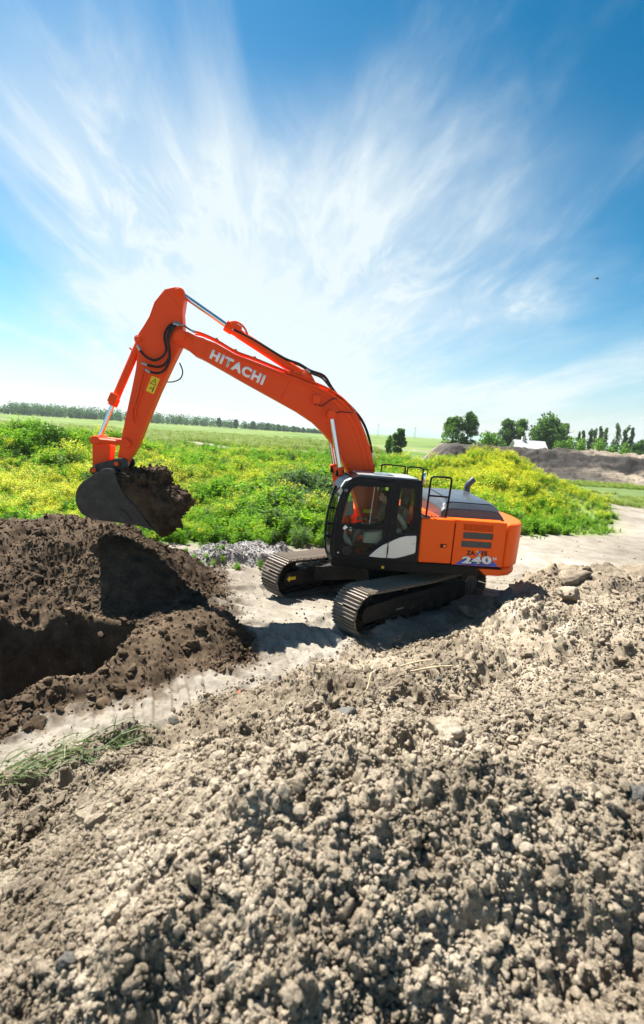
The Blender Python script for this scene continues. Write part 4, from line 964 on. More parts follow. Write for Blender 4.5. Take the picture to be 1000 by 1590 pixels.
# pipes along the top of the boom, with clamps
pl1 = [(4.45, 5.50), (4.30, 5.49), (3.97, 5.385), (3.577, 5.21), (3.181, 5.11), (2.449, 4.905), (1.868, 4.745), (1.573, 4.645), (1.235, 4.465), (0.965, 4.20), (0.755, 3.87), (0.60, 3.53), (0.47, 3.18), (0.40, 2.9)]
for off, y in ((0.02, 0.20), (0.025, 0.12), (0.025, -0.16)):
    m = MB(); m.tube(smooth_path([(a, y, b + off) for a, b in pl1], 4), 0.021, 8); m.build('hydraulic_pipe', BOOMRED, boom, smooth=60)
inner = [(3.95, 5.26), (3.577, 5.10), (3.181, 5.0), (2.449, 4.80), (1.868, 4.64), (1.60, 4.54), (1.27, 4.37), (1.01, 4.12), (0.81, 3.80), (0.66, 3.47), (0.54, 3.13), (0.45, 2.85)]
m = MB(); m.tube(smooth_path([(a, 0.275, b) for a, b in inner], 4), 0.012, 6); m.build('hydraulic_pipe', BOOMRED, boom, smooth=60)
m = MB(); m.tube(smooth_path([(a + (0.10 if a < 1.5 else 0.03), 0.272, b - 0.05) for a, b in inner[2:]], 4), 0.008, 6); m.build('edge_bead', BOOMRED, boom, smooth=60)
for i in (2, 3, 4, 5, 7, 9, 11):
    a, b = pl1[i]; d = (Vector((pl1[i + 1][0], 0, pl1[i + 1][1])) - Vector((pl1[i - 1][0], 0, pl1[i - 1][1])))
    m = MB(); m.obox((a, 0.14, b + 0.02), (0.05, 0.24, 0.075), d); m.build('pipe_clamp', BOOMRED, boom, 0.006, 1)
def hose(name, pts, y, r=0.022, parent=boom, ends=True, ys=None):
    P = [(a, (y if ys is None else ys[i]), b) for i, (a, b) in enumerate(pts)]
    m = MB(); sp = smooth_path(P, 4); m.tube(sp, r, 8); o = m.build(name, RUBBER, parent, smooth=60)
    if ends:
        e = MB()
        for p, q in ((sp[0], sp[2]), (sp[-1], sp[-3])): e.tube([p, p + (q - p).normalized() * 0.11], r * 1.25, 10)
        e.build('hose_fitting', STEEL, o)
    return o
HT = [(3.742, 5.718), (3.619, 5.655), (3.214, 5.509), (2.587, 5.22), (2.254, 5.134), (1.996, 5.02), (1.698, 4.943), (1.51, 4.72), (1.322, 4.535), (1.049, 4.356), (0.81, 4.13), (0.655, 3.893), (0.53, 3.588), (0.46, 3.3)]
hose('hydraulic_hose', HT, 0.08, 0.026); hose('hydraulic_hose', [(a - 0.02, b - 0.015) for a, b in HT], -0.03, 0.024)
hose('hydraulic_hose', [(2.10, 5.03), (1.974, 4.955), (1.742, 4.88), (1.535, 4.69), (1.376, 4.56), (1.199, 4.46), (1.0, 4.28)], 0.17, 0.020)
hose('electric_cable', [(1.45, 4.16), (1.30, 4.22), (1.10, 4.22), (0.98, 4.24), (0.92, 4.19)], 0.30, 0.009, ends=False)

# --- arm
AR = [(5.033,6.26),(4.84,6.325),(4.778,6.333),(4.70,6.315),(4.664,6.277),(4.642,6.144),(4.672,5.866),(4.649,5.672),(4.640,5.40),(4.688,5.189),(4.837,4.851),(5.079,4.253),(5.266,3.737),(5.492,3.083),(5.667,2.78),(5.70,2.66),(5.78,2.62),(5.855,2.66),(5.872,2.74),(5.82,3.055),(5.695,3.78),(5.60,4.30),(5.536,4.68),(5.51,5.05),(5.535,5.16),(5.585,5.22),(5.575,5.30),(5.52,5.345),(5.422,5.505),(5.31,5.714),(5.221,5.997)]
m = MB(); m.prism(AR, -0.20, 0.20); arm = m.build('arm', BOOMRED, exc, 0.014, 2, smooth=25)
m = MB()
for s in (1, -1):
    m.prism([(5.20, 5.97), (5.02, 6.235), (4.78, 6.02), (4.70, 5.85), (4.68, 5.70), (4.70, 5.2), (4.99, 4.62), (5.40, 4.76), (5.36, 5.30)], s * 0.198, s * 0.211)
m.build('arm_side_plate', BOOMRED, arm, 0.004, 1)
pin('cylinder_pin', 4.755, 6.25, 0.20, 0.075, arm, l=0.03); pin('cylinder_pin', 5.506, 5.259, 0.20, 0.075, arm, l=0.03); pin('link_pin', 5.687, 3.164, 0.20, 0.095, arm, l=0.06)
for pts in ([(5.371, 4.71), (5.44, 4.40), (5.512, 4.044), (5.575, 3.90), (5.585, 3.80), (5.56, 3.62)], [(5.318, 4.675), (5.38, 4.40), (5.434, 4.134), (5.50, 3.88), (5.51, 3.79), (5.47, 3.71)]):
    m = MB(); m.tube(smooth_path([(a, 0.225, b) for a, b in pts], 3), 0.019, 8); m.build('hydraulic_pipe', BOOMRED, arm, smooth=60)
m = MB()
for x, z in ((5.36, 4.62), (5.45, 4.22), (5.53, 3.95)): m.obox((x, 0.215, z), (0.16, 0.06, 0.035), (1, 0, 0.15))
m.cyl((5.56, 0.2, 3.62), (5.56, 0.26, 3.62), 0.045, 12); m.build('pipe_clamp', BOOMRED, arm, 0.005, 1)
hose('hydraulic_hose', [(4.70,5.625),(4.769,5.625),(4.896,5.562),(4.979,5.399),(4.965,5.24),(4.935,5.098),(5.003,4.961),(5.146,4.872),(5.294,4.905),(5.41,4.998),(5.494,5.126)], 0.30, 0.024, arm)
hose('hydraulic_hose', [(4.70,5.605),(4.766,5.60),(4.868,5.506),(4.918,5.34),(4.877,5.119),(4.871,4.958),(4.963,4.801),(5.091,4.747),(5.271,4.761),(5.393,4.788)], 0.33, 0.024, arm)
hose('hydraulic_hose', [(4.70,5.585),(4.762,5.58),(4.838,5.458),(4.888,5.276),(4.855,5.054),(4.856,4.892),(4.939,4.704),(5.066,4.625),(5.23,4.633),(5.312,4.673)], 0.36, 0.024, arm)
hose('hydraulic_hose', [(4.75, 4.92), (4.68, 4.75), (4.72, 4.6), (4.86, 4.52), (5.0, 4.5)], -0.22, 0.014, arm, False)
hose('hydraulic_hose', [(4.73, 5.60), (4.62, 5.60), (4.50, 5.54), (4.38, 5.50)], 0.28, 0.016, arm)
yq = [(5.215, 4.568), (5.055, 4.522), (5.168, 4.208), (5.325, 4.260)]
m = MB(); m.prism(yq, 0.2125, 0.2145); stk = m.build('warning_sticker', YELLOWP, arm, smooth=0)
def qp(u_, v_):
    a, b, c, d = [Vector((x, 0, z)) for x, z in yq]; p = (a * (1 - u_) + b * u_) * (1 - v_) + (d * (1 - u_) + c * u_) * v_; return (p.x, p.z)
m = MB()
tri = [qp(0.5, 0.10), qp(0.14, 0.46), qp(0.86, 0.46)]
for i in range(3): a, b = tri[i], tri[(i + 1) % 3]; m.tube([(a[0], 0.2155, a[1]), (b[0], 0.2155, b[1])], 0.006, 5)
for q in ([(0.46, 0.22), (0.54, 0.22), (0.53, 0.36), (0.47, 0.36)], [(0.66, 0.60), (0.80, 0.60), (0.80, 0.90), (0.66, 0.90)], [(0.67, 0.53), (0.79, 0.53), (0.79, 0.585), (0.67, 0.585)], [(0.26, 0.72), (0.50, 0.68), (0.50, 0.74), (0.26, 0.78)], [(0.50, 0.64), (0.60, 0.71), (0.50, 0.78)]):
    m.prism([qp(*p) for p in q], 0.2145, 0.2162)
m.build('warning_symbol', BLACKT, stk, smooth=0)

# --- cylinders
def cylinder(name, rod0, gland, foot, y, rb, rr, mat=BOOMRED):
    a, g, f = [Vector((p[0], y, p[1])) for p in (rod0, gland, foot)]
    d = (f - g).normalized()
    m = MB(); m.tube([g, g + d * 0.001, f], rb, 18); m.tube([g - d * 0.03, g + d * 0.13], rb * 1.22, 18); m.cyl(f - Vector((0, 0.09, 0)), f + Vector((0, 0.09, 0)), rb * 1.05, 18)
    o = m.build(name, mat, exc, 0.008, 1)
    m = MB(); m.tube([a, g + d * 0.05], rr, 16); m.build('rod', CHROME, o)
    m = MB(); m.cyl(a - Vector((0, 0.085, 0)), a + Vector((0, 0.085, 0)), rr * 1.75, 18); m.build('rod_eye', mat, o, 0.006)
    return o
ac = cylinder('arm_cylinder', (4.755, 6.262), (3.79, 5.735), (2.105, 4.90), 0.0, 0.095, 0.052)
m = MB(); m.obox((3.60, 0.05, 5.74), (0.22, 0.20, 0.10), (0.87, 0, 0.46)); m.tube(smooth_path([(3.75, 0.1, 5.80), (3.60, 0.1, 5.82), (3.45, 0.1, 5.74), (3.36, 0.1, 5.60)]), 0.022, 8); m.build('cylinder_port', BOOMRED, ac, 0.006, 1)
m = MB(); m.tube([(3.6, -0.03, 5.55), (2.5, -0.03, 5.0)], 0.018, 6); m.build('hydraulic_pipe', BOOMRED, ac)
for y in (0.40, -0.40): cylinder('boom_cylinder', (1.51, 4.145), (1.22, 3.02), (0.86, 1.62), y, 0.085, 0.05, BLACKP if False else BOOMRED)
for y in (0.40, -0.40):
    m = MB(); m.box(1.14, 1.30, y - 0.09, y + 0.09, 2.86, 3.0); m.build('cylinder_head_guard', BLACKP, exc, 0.01)
bc = cylinder('bucket_cylinder', (6.285, 3.19), (6.02, 3.93), (5.506, 5.259), 0.0, 0.082, 0.046)
m = MB(); m.obox((5.985, 0.05, 4.05), (0.20, 0.24, 0.16), (0.37, 0, -0.93)); m.tube([(5.66, 0.02, 5.05), (5.72, 0.02, 5.09)], 0.02, 6); m.build('cylinder_port', BOOMRED, bc, 0.01)
# links
for s in (1, -1):
    d = Vector((6.27 - 5.687, 0, 3.175 - 3.164)); m = MB()
    m.tube([(5.687, s * 0.27, 3.164), (6.27, s * 0.27, 3.175)], 0.055, 12); m.cyl((5.687, s * 0.22, 3.164), (5.687, s * 0.32, 3.164), 0.10, 18); m.cyl((6.27, s * 0.20, 3.175), (6.27, s * 0.33, 3.175), 0.095, 18)
    m.build('side_link', BOOMRED, exc, 0.008, 1)
m = MB(); m.prism([(6.36, 3.17), (6.31, 3.255), (6.20, 3.24), (6.02, 3.11), (5.99, 3.06), (6.02, 2.70), (6.12, 2.60), (6.24, 2.50), (6.35, 2.54), (6.355, 2.8)], -0.19, 0.19); m.build('bucket_link', BOOMRED, exc, 0.02, 2)

# --- bucket
SH = [(5.80, 2.60), (5.89, 2.652), (5.99, 2.644), (6.12, 2.57), (6.27, 2.453), (6.39, 2.36), (6.476, 2.25), (6.52, 2.14), (6.53, 2.03), (6.515, 1.90), (6.47, 1.79), (6.40, 1.69), (6.28, 1.63), (6.121, 1.595), (5.85, 1.575), (5.617, 1.563), (5.337, 1.535), (5.02, 1.47)]
bk = MB()
inn = []
for i, (a, b) in enumerate(SH):
    p, q = SH[max(i - 1, 0)], SH[min(i + 1, len(SH) - 1)]; d = Vector((q[0] - p[0], q[1] - p[1])).normalized(); inn.append((a - d.y * -0.0 + (-d.y) * -0.025, b + d.x * -0.025) if False else (a + d.y * 0.028 * -1 * -1 if False else a - 0.028 * (-d.y) * -1, b - 0.028 * d.x * -1 * -1 if False else b - 0.028 * d.x))
cen = Vector((5.75, 2.1))
inn = [((Vector(p) + (cen - Vector(p)).normalized() * 0.03)[:]) for p in SH]
bk.prism(SH + inn[::-1], -0.60, 0.60)
SIDE = SH + [(5.16, 1.66), (5.36, 1.92), (5.60, 2.16), (5.74, 2.36)]
for s in (1, -1): bk.prism(SIDE, s * 0.588, s * 0.615)
bucket = bk.build('bucket', BUCKETM, exc, 0.006, 1, smooth=40)
for s in (1, -1):
    m = MB(); m.prism([(5.78, 2.62), (5.90, 2.665), (6.02, 2.64), (6.08, 2.585), (5.88, 2.24), (5.62, 1.95), (5.45, 1.98), (5.62, 2.2), (5.72, 2.4)], s * 0.614, s * 0.632); m.build('side_wear_plate', BUCKETM, bucket, 0.004, 1)
    m = MB(); m.prism([(5.62, 1.86), (5.70, 1.80), (5.50, 1.60), (5.41, 1.64)], s * 0.614, s * 0.640); m.build('side_cutter', BUCKETM, bucket, 0.006, 1)
    m = MB(); m.prism([(6.30, 2.42), (6.34, 2.52), (6.31, 2.66), (6.22, 2.70), (6.0, 2.78), (5.82, 2.85), (5.72, 2.86), (5.62, 2.80), (5.60, 2.70), (5.68, 2.56), (5.86, 2.63), (6.0, 2.62), (6.15, 2.53)], s * 0.22, s * 0.30); m.build('ear_plate', BUCKETM, bucket, 0.012, 2)
for x, z in ((5.835, 2.735), (6.275, 2.565)):
    for s in (1, -1):
        m = MB(); m.cyl((x, s * 0.295, z), (x, s * 0.325, z), 0.078, 20); o = m.build('pin_collar', BUCKETM, bucket, 0.006, 1)
        m = MB(); m.cyl((x, s * 0.32, z), (x, s * 0.345, z), 0.045, 16); m.build('bucket_pin', BOOMRED, o)
for k in range(5):
    y = -0.54 + k * 0.27; m = MB()
    m.add([(5.12, y - 0.06, 1.47), (5.12, y + 0.06, 1.47), (5.12, y + 0.06, 1.55), (5.12, y - 0.06, 1.55), (4.80, y - 0.03, 1.405), (4.80, y + 0.03, 1.405), (4.80, y + 0.03, 1.42), (4.80, y - 0.03, 1.42)],
          [(3, 2, 1, 0), (4, 5, 6, 7), (0, 1, 5, 4), (1, 2, 6, 5), (2, 3, 7, 6), (3, 0, 4, 7)]); m.build('tooth', BUCKETM, bucket, 0.006, 1)

# --- lettering
def text_mesh(body, quad, y, mat, name, parent, weight=0.03, depth=0.003, kern=1.0):
    """lettering fitted to a quad (top-left, top-right, bottom-right, bottom-left seen from outside) on the plane y"""
    cu = bpy.data.curves.new('letters', 'FONT'); cu.body = body; cu.size = 1; cu.offset = weight; cu.extrude = 0; cu.space_character = kern; cu.resolution_u = 6
    ob = bpy.data.objects.new('letters', cu); COL.objects.link(ob)
    dg = bpy.context.evaluated_depsgraph_get(); me = bpy.data.meshes.new_from_object(ob.evaluated_get(dg))
    bpy.data.objects.remove(ob); bpy.data.curves.remove(cu)
    co = np.array([v.co[:] for v in me.vertices]); mn, mx = co.min(0), co.max(0)
    uu = (co[:, 0] - mn[0]) / (mx[0] - mn[0]); vv = (co[:, 1] - mn[1]) / (mx[1] - mn[1])
    tl, tr2, brr, bl = [np.array(q) for q in quad]
    P = (tl[None] * (1 - uu)[:, None] + tr2[None] * uu[:, None]) * vv[:, None] + (bl[None] * (1 - uu)[:, None] + brr[None] * uu[:, None]) * (1 - vv)[:, None]
    n = len(co)
    for v_, p in zip(me.vertices, P): v_.co = (p[0], y, p[1])
    me.materials.clear(); me.update()
    o = link_mesh(name, me, mat, parent)
    s = o.modifiers.new('thick', 'SOLIDIFY'); s.thickness = depth; s.offset = 0
    return o
text_mesh('HITACHI', [(4.030, 5.212), (2.918, 4.805), (2.985, 4.600), (4.095, 5.030)], 0.2735, WHITEP, 'lettering', boom, 0.052, 0.003, 1.16)
BL = [(-1.235, 1.322), (-1.42, 1.452), (-1.50, 1.458), (-2.04, 1.452), (-2.10, 1.41), (-2.195, 1.322)]
m = MB(); m.prism(BL, 1.372, 1.3735); m.build('blue_stripe', BLUEP, sd2, smooth=0)
text_mesh('240', [(-1.378, 1.488), (-2.022, 1.537), (-2.052, 1.348), (-1.392, 1.336)], 1.3752, BLACKT, 'number', sd2, 0.075, 0.002, 1.06)
text_mesh('240', [(-1.372, 1.499), (-2.010, 1.548), (-2.040, 1.364), (-1.382, 1.352)], 1.3780, WHITEP, 'number', sd2, 0.055, 0.002, 1.12)
text_mesh('N', [(-2.050, 1.528), (-2.125, 1.533), (-2.130, 1.462), (-2.054, 1.458)], 1.3752, WHITEP, 'number', sd2, 0.03, 0.002)
text_mesh('ZA', [(-1.455, 1.633), (-1.640, 1.637), (-1.645, 1.540), (-1.462, 1.536)], 1.3752, BLACKT, 'lettering', sd2, 0.045, 0.002)
text_mesh('IS', [(-1.785, 1.640), (-1.912, 1.643), (-1.916, 1.546), (-1.790, 1.543)], 1.3752, BLACKT, 'lettering', sd2, 0.045, 0.002, 1.1)
m = MB(); m.prism([(-1.655, 1.638), (-1.700, 1.638), (-1.785, 1.541), (-1.740, 1.541)], 1.3745, 1.376); m.build('lettering', YELLOWP, sd2, smooth=0)
m = MB(); m.prism([(-1.735, 1.642), (-1.785, 1.642), (-1.700, 1.541), (-1.655, 1.541)], 1.376, 1.3775); m.build('lettering', BLUEP, sd2, smooth=0)

# ------------------------------------------------------------------ soil held in the bucket
def bucket_soil():
    bm = bmesh.new(); bmesh.ops.create_icosphere(bm, subdivisions=6, radius=1.0)
    P = np.array([v.co[:] for v in bm.verts]); F = np.array([[v.index for v in f.verts] for f in bm.faces]); bm.free()
    poly = np.array([(6.30, 2.30), (6.05, 2.46), (5.80, 2.52), (5.64, 2.60), (5.36, 2.56), (4.99, 2.54), (4.90, 2.32), (4.64, 2.17), (4.47, 1.77), (4.64, 1.52), (4.87, 1.32), (5.05, 1.46), (5.3, 1.60), (5.8, 1.63), (6.25, 1.70), (6.44, 1.95)])
    c = np.array([5.35, 2.02]); d = poly - c; ang = np.arctan2(d[:, 1], d[:, 0]); rad = np.hypot(d[:, 0], d[:, 1]); o = np.argsort(ang)
    ang, rad = ang[o], rad[o]
    A = np.concatenate([ang - 2 * np.pi, ang, ang + 2 * np.pi]); Rd = np.tile(rad, 3)
    th = np.arctan2(P[:, 2], P[:, 0]); rr = np.hypot(P[:, 0], P[:, 2])
    Rp = np.interp(th, A, Rd)
    sh = np.sign(P[:, 1]) * np.abs(P[:, 1]) ** 0.8; rr = np.where(rr > 0, (1 - np.abs(P[:, 1]) ** 3.2) ** (1 / 3.2), 0)
    Q = np.stack([c[0] + np.cos(th) * Rp * rr, sh * 0.585, c[1] + np.sin(th) * Rp * rr], 1)
    free = sstep(5.65, 5.1, Q[:, 0]) if False else 1 - sstep(5.05, 5.6, Q[:, 0] - (Q[:, 2] - 2.0) * 0.5)
    n = P / np.linalg.norm(P, axis=1, keepdims=True)
    k = fbm3(Q * 2.6, 5, 3) * 0.15 + (0.5 - np.abs(fbm3(Q * 4.6, 9, 3))) * 0.16 + (0.5 - np.abs(fbm3(Q * 11.0, 13, 3))) * 0.075 + fbm3(Q * 30.0, 17, 2) * 0.02
    Q = Q + n * k[:, None] * (0.25 + 0.95 * free)[:, None]
    inside = Q[:, 0] - (Q[:, 2] - 2.0) * 0.6 > 5.15
    Q[:, 1] = np.where(inside, np.clip(Q[:, 1], -0.582, 0.582), Q[:, 1])
    me = mesh_np('bucket_soil', Q, F, smooth=True); me.materials.append(DARKSOIL)
    o = bpy.data.objects.new('bucket_soil', me); COL.objects.link(o); o.matrix_world = EXM
    tag(o, 'moist dark soil heaped in the raised bucket and spilling over its lip', 'soil load')
bucket_soil()
def load_crumbs():
    me = bpy.data.objects['bucket_soil'].data; n = len(me.vertices); co = np.empty(n * 3); me.vertices.foreach_get('co', co); co = co.reshape(-1, 3); no = np.empty(n * 3); me.vertices.foreach_get('normal', no); no = no.reshape(-1, 3)
    free = (co[:, 0] - (co[:, 2] - 2.0) * 0.6 < 5.2) | (no[:, 2] > 0.25)
    ids = rng.choice(np.nonzero(free)[0], 2600); s_ = 0.010 + 0.042 * rng.random(2600) ** 2.4
    p = co[ids] + no[ids] * (s_ * 0.2)[:, None]
    k = 70; fp = np.stack([rng.normal(4.85, 0.16, k), rng.uniform(-.55, .55, k), 1.40 - 0.9 * rng.random(k) ** 1.5], 1); p = np.concatenate([p, fp]); s_ = np.concatenate([s_, rng.uniform(0.006, 0.02, k)])
    W = np.array(EXM.to_3x3()); p = p @ W.T + np.array(EXM.translation)
    m_ = len(p); scatter('bucket_crumbs', p, rng.uniform(0, 6.28, (m_, 3)), np.repeat(s_[:, None], 3, 1), rng.integers(0, NP, m_), dark_protos, 'loose dark crumbs on the bucket load and falling from its lip', 'soil crumbs')
load_crumbs()

# ------------------------------------------------------------------ the operator
def skin_body(name, chains, radii, mat, parent=None, sub=2, root=0):
    """one continuous skinned body: joints, edges, radii"""
    me = bpy.data.meshes.new(name); me.from_pydata(chains[0], chains[1], [])
    ob = bpy.data.objects.new(name, me); COL.objects.link(ob)
    sk = ob.modifiers.new('skin', 'SKIN'); sk.use_smooth_shade = True
    for i, r in enumerate(radii):
        v_ = me.skin_vertices[0].data[i]; v_.radius = r if isinstance(r, tuple) else (r, r); v_.use_root = (i == root)
    sd = ob.modifiers.new('sub', 'SUBSURF'); sd.levels = sub; sd.render_levels = sub
    dg = bpy.context.evaluated_depsgraph_get(); m2 = bpy.data.meshes.new_from_object(ob.evaluated_get(dg))
    bpy.data.objects.remove(ob); m2.materials.clear()
    m2.polygons.foreach_set('use_smooth', np.ones(len(m2.polygons), bool))
    return link_mesh(name, m2, mat, parent)
per = empty('person'); per.matrix_world = EXM @ Matrix.Translation((0.17, 0, 0))
tag(per, 'operator in a dark green shirt sitting in the cab at the controls', 'person')
Yp = 0.83
J = [(0.08, Yp, 1.88), (0.06, Yp, 2.06), (0.04, Yp, 2.25), (0.05, Yp, 2.37), (0.08, Yp, 2.455),
     (0.20, Yp + 0.10, 1.86), (0.60, Yp + 0.14, 1.90), (0.72, Yp + 0.13, 1.52), (0.84, Yp + 0.13, 1.44),
     (0.20, Yp - 0.10, 1.86), (0.60, Yp - 0.14, 1.90), (0.72, Yp - 0.13, 1.52), (0.84, Yp - 0.13, 1.44),
     (0.05, Yp + 0.17, 2.33), (0.10, Yp + 0.25, 2.08), (0.36, Yp + 0.28, 1.99), (0.05, Yp - 0.17, 2.33), (0.10, Yp - 0.25, 2.08), (0.36, Yp - 0.28, 1.99)]
E_ = [(0, 1), (1, 2), (2, 3), (3, 4), (0, 5), (5, 6), (6, 7), (7, 8), (0, 9), (9, 10), (10, 11), (11, 12), (2, 13), (13, 14), (14, 15), (2, 16), (16, 17), (17, 18)]
RR = [(0.15, 0.12), (0.15, 0.11), (0.16, 0.11), (0.07, 0.07), 0.055, 0.09, 0.068, 0.052, 0.04, 0.09, 0.068, 0.052, 0.04, 0.065, 0.047, 0.036, 0.065, 0.047, 0.036]
body = skin_body('body', (J, E_), RR, SHIRT, per)
# trousers below the waist share the one body
body.data.materials.append(TROUSER); body.data.materials.append(SKIN)
for p in body.data.polygons:
    c = p.center
    if c.z < 1.93 and c.x > 0.14 and abs(c.y - Yp) < 0.24 and not (c.x > 0.2 and abs(c.y - Yp) > 0.215): p.material_index = 1
    elif c.z > 2.40 and abs(c.y - Yp) < 0.1: p.material_index = 2
def head():
    m = MB(); m.ball((0.11, Yp, 2.555), (0.098, 0.075, 0.118), 0, 20, 14)
    m.ball((0.155, Yp, 2.505), (0.055, 0.055, 0.06), 0, 14, 10)
    m.add([(0.20, Yp - 0.012, 2.575), (0.20, Yp + 0.012, 2.575), (0.232, Yp, 2.535), (0.198, Yp - 0.017, 2.528), (0.198, Yp + 0.017, 2.528)], [(0, 1, 2), (0, 2, 3), (1, 4, 2), (2, 4, 3)], 0)
    for s in (1, -1):
        m.ball((0.10, Yp + s * 0.076, 2.555), (0.022, 0.010, 0.030), 0, 10, 8)
        m.ball((0.193, Yp + s * 0.030, 2.578), (0.012, 0.013, 0.008), 1, 8, 6)
    m.ball((0.199, Yp, 2.497), (0.010, 0.024, 0.006), 2, 8, 6)
    h = m.build('head', [SKIN, HAIR, BRICKM], per, smooth=60)
    m = MB(); m.ball((0.095, Yp, 2.585), (0.102, 0.082, 0.105), 0, 20, 12)
    o = m.build('hair', HAIR, per, smooth=60)
    bm = bmesh.new(); bm.from_mesh(o.data)
    for v_ in bm.verts:
        if v_.co.x > 0.15 and v_.co.z < 2.625: v_.co.x = 0.15 - (2.625 - v_.co.z) * 0.5
        if v_.co.z < 2.53: v_.co.x = min(v_.co.x, 0.06)
    bm.to_mesh(o.data); bm.free()
head()
for s in (1, -1):                                            # hands closed round the levers
    y = Yp + s * 0.31; hx, hz = 0.50, 1.985
    JJ = [(0.36, Yp + s * 0.28, 1.99), (0.43, y, 1.99), (0.50, y - s * 0.02, 1.995)]; EE = [(0, 1), (1, 2)]; RH = [0.032, (0.036, 0.022), (0.036, 0.022)]
    o = skin_body('hand', (JJ, EE), RH, SKIN, per, 2)
    for k in range(5):
        zf = hz + 0.028 - k * 0.019; ln = (0.044, 0.05, 0.047, 0.038, 0.03)[k] * 1.2
        m = MB()
        if k < 4: m.tube(smooth_path([(0.52, y - s * 0.03, zf), (0.52 + ln, y - s * 0.035, zf), (0.535 + ln, y + s * 0.0, zf - 0.004), (0.52 + ln * 0.7, y + s * 0.022, zf - 0.008)]), [0.010] * 12 + [0.008], 8)
        else: m.tube(smooth_path([(0.47, y + s * 0.015, 2.005), (0.52, y + s * 0.035, 2.015), (0.56, y + s * 0.03, 2.01)]), 0.011, 8)
        m.build('thumb' if k == 4 else 'finger', SKIN, o, smooth=60)

# ------------------------------------------------------------------ vegetation
class Leafy:
    """triangles collected in plain arrays"""
    def __init__(s): s.V = []; s.F = []; s.M = []; s.n = 0
    def tri(s, V, F, m):
        V = np.asarray(V, float); F = np.asarray(F, int); s.V.append(V); s.F.append(F + s.n); s.M.append(np.full(len(F), m)); s.n += len(V)
    def leaf(s, p, d, nrm, L, W, m, fold=0.25):
        p = np.asarray(p, float); d = d / np.linalg.norm(d); w = np.cross(d, nrm); w /= (np.linalg.norm(w) + 1e-9); u = np.cross(w, d)
        s.tri([p, p + d * L * 0.45 + w * W / 2 + u * W * fold, p + d * L - u * L * 0.12, p + d * L * 0.45 - w * W / 2 + u * W * fold], [(0, 1, 2), (0, 2, 3)], m)
    def stem(s, pts, r, m):
        pts = np.asarray(pts, float); k = 3; a = np.arange(k) * 2 * np.pi / k; n = len(pts)
        rr = np.linspace(r, r * 0.4, n)
        V = (pts[:, None, :] + np.stack([np.cos(a), np.sin(a), 0 * a], 1)[None] * rr[:, None, None]).reshape(-1, 3); F = []
        for i in range(n - 1):
            for j in range(k): q = i * k + j; w = i * k + (j + 1) % k; F += [(q, w, w + k), (q, w + k, q + k)]
        s.tri(V, F, m)
    def mesh(s, name): return mesh_np(name, np.concatenate(s.V), np.concatenate(s.F), np.concatenate(s.M))
def weed(seed, h=1.0, stems=6, lps=22, L=0.085, flower=0.0, spread=0.28, W=0.42):
    r = np.random.default_rng(seed); b = Leafy()
    for i in range(stems):
        a = r.uniform(0, 6.28); o = np.array([math.cos(a), math.sin(a), 0]) * r.uniform(0, 0.14); lean = np.array([math.cos(a), math.sin(a), 0]) * r.uniform(0.05, spread)
        hh = h * r.uniform(0.6, 1.0); t = np.linspace(0, 1, 5)[:, None]
        pts = o + lean * t ** 1.6 * hh + np.array([0, 0, 1]) * t * hh + r.normal(0, 0.012, (5, 3)) * t
        b.stem(pts, 0.006, 0)
        for k in range(lps):
            q = r.uniform(0.12, 1.0) ** 0.8; j = min(int(q * 4), 3); p = pts[j] + (pts[j + 1] - pts[j]) * (q * 4 - j)
            th = r.uniform(0, 6.28); out = np.array([math.cos(th), math.sin(th), r.uniform(-0.25, 0.75)])
            br = r.uniform(0.0, 0.13) * (1.15 - q); p = p + out * br
            l = L * r.uniform(0.55, 1.3) * (1.25 - 0.6 * q)
            b.leaf(p, out, np.array([r.normal(0, .4), r.normal(0, .4), 1.0]), l, l * W * r.uniform(0.8, 1.3), 0)
        if flower > 0:
            for k in range(int(24 * flower)):
                q = r.uniform(0.80, 1.06); p = pts[-1] * 1.0 + (pts[-1] - pts[-2]) * (q - 1) * 3 + r.normal(0, 0.05, 3) * np.array([1, 1, 0.8])
                th = r.uniform(0, 6.28); l = r.uniform(0.024, 0.046)
                b.leaf(p, np.array([math.cos(th), math.sin(th), r.uniform(-.2, .5)]), np.array([r.normal(0, .5), r.normal(0, .5), 1.0]), l, l * 1.0, 1, 0.1)
    return b.mesh('weed')
def tuft(seed, h=0.5, n=46, m=0):
    r = np.random.default_rng(seed); b = Leafy()
    for i in range(n):
        a = r.uniform(0, 6.28); o = np.array([math.cos(a), math.sin(a), 0]) * r.uniform(0, 0.16); l = h * r.uniform(0.5, 1.0); lean = np.array([math.cos(a), math.sin(a), 0]) * r.uniform(0.1, 0.6) * l
        w = np.array([-math.sin(a), math.cos(a), 0]) * 0.006
        p1 = o + lean * 0.35 + np.array([0, 0, l * 0.6]); p2 = o + lean + np.array([0, 0, l])
        b.tri([o - w, o + w, p1 + w * 0.8, p1 - w * 0.8, p2], [(0, 1, 2), (0, 2, 3), (3, 2, 4)], m)
    return b.mesh('tuft')
leafy_c = protos('leafy_weed_shapes', [weed(i + 1, 1.0, 8, 26, 0.14) for i in range(4)] + [weed(i + 21, 0.85, 9, 24, 0.18, W=0.5, spread=0.4) for i in range(2)], [LEAF], 'leafy_weed')
flow_c = protos('flower_weed_shapes', [weed(i + 41, 1.05, 8, 18, 0.11, 0.8) for i in range(3)] + [weed(i + 45, 1.1, 8, 14, 0.10, 1.8) for i in range(2)], [LEAF, FLOWER], 'flower_weed')
grey_c = protos('grey_weed_shapes', [weed(i + 61, 1.0, 10, 28, 0.10, W=0.5) for i in range(3)], [LEAFG], 'grey_weed')
tuft_c = protos('tuft_shapes', [tuft(i + 81) for i in range(4)], [GRASSM], 'tuft')

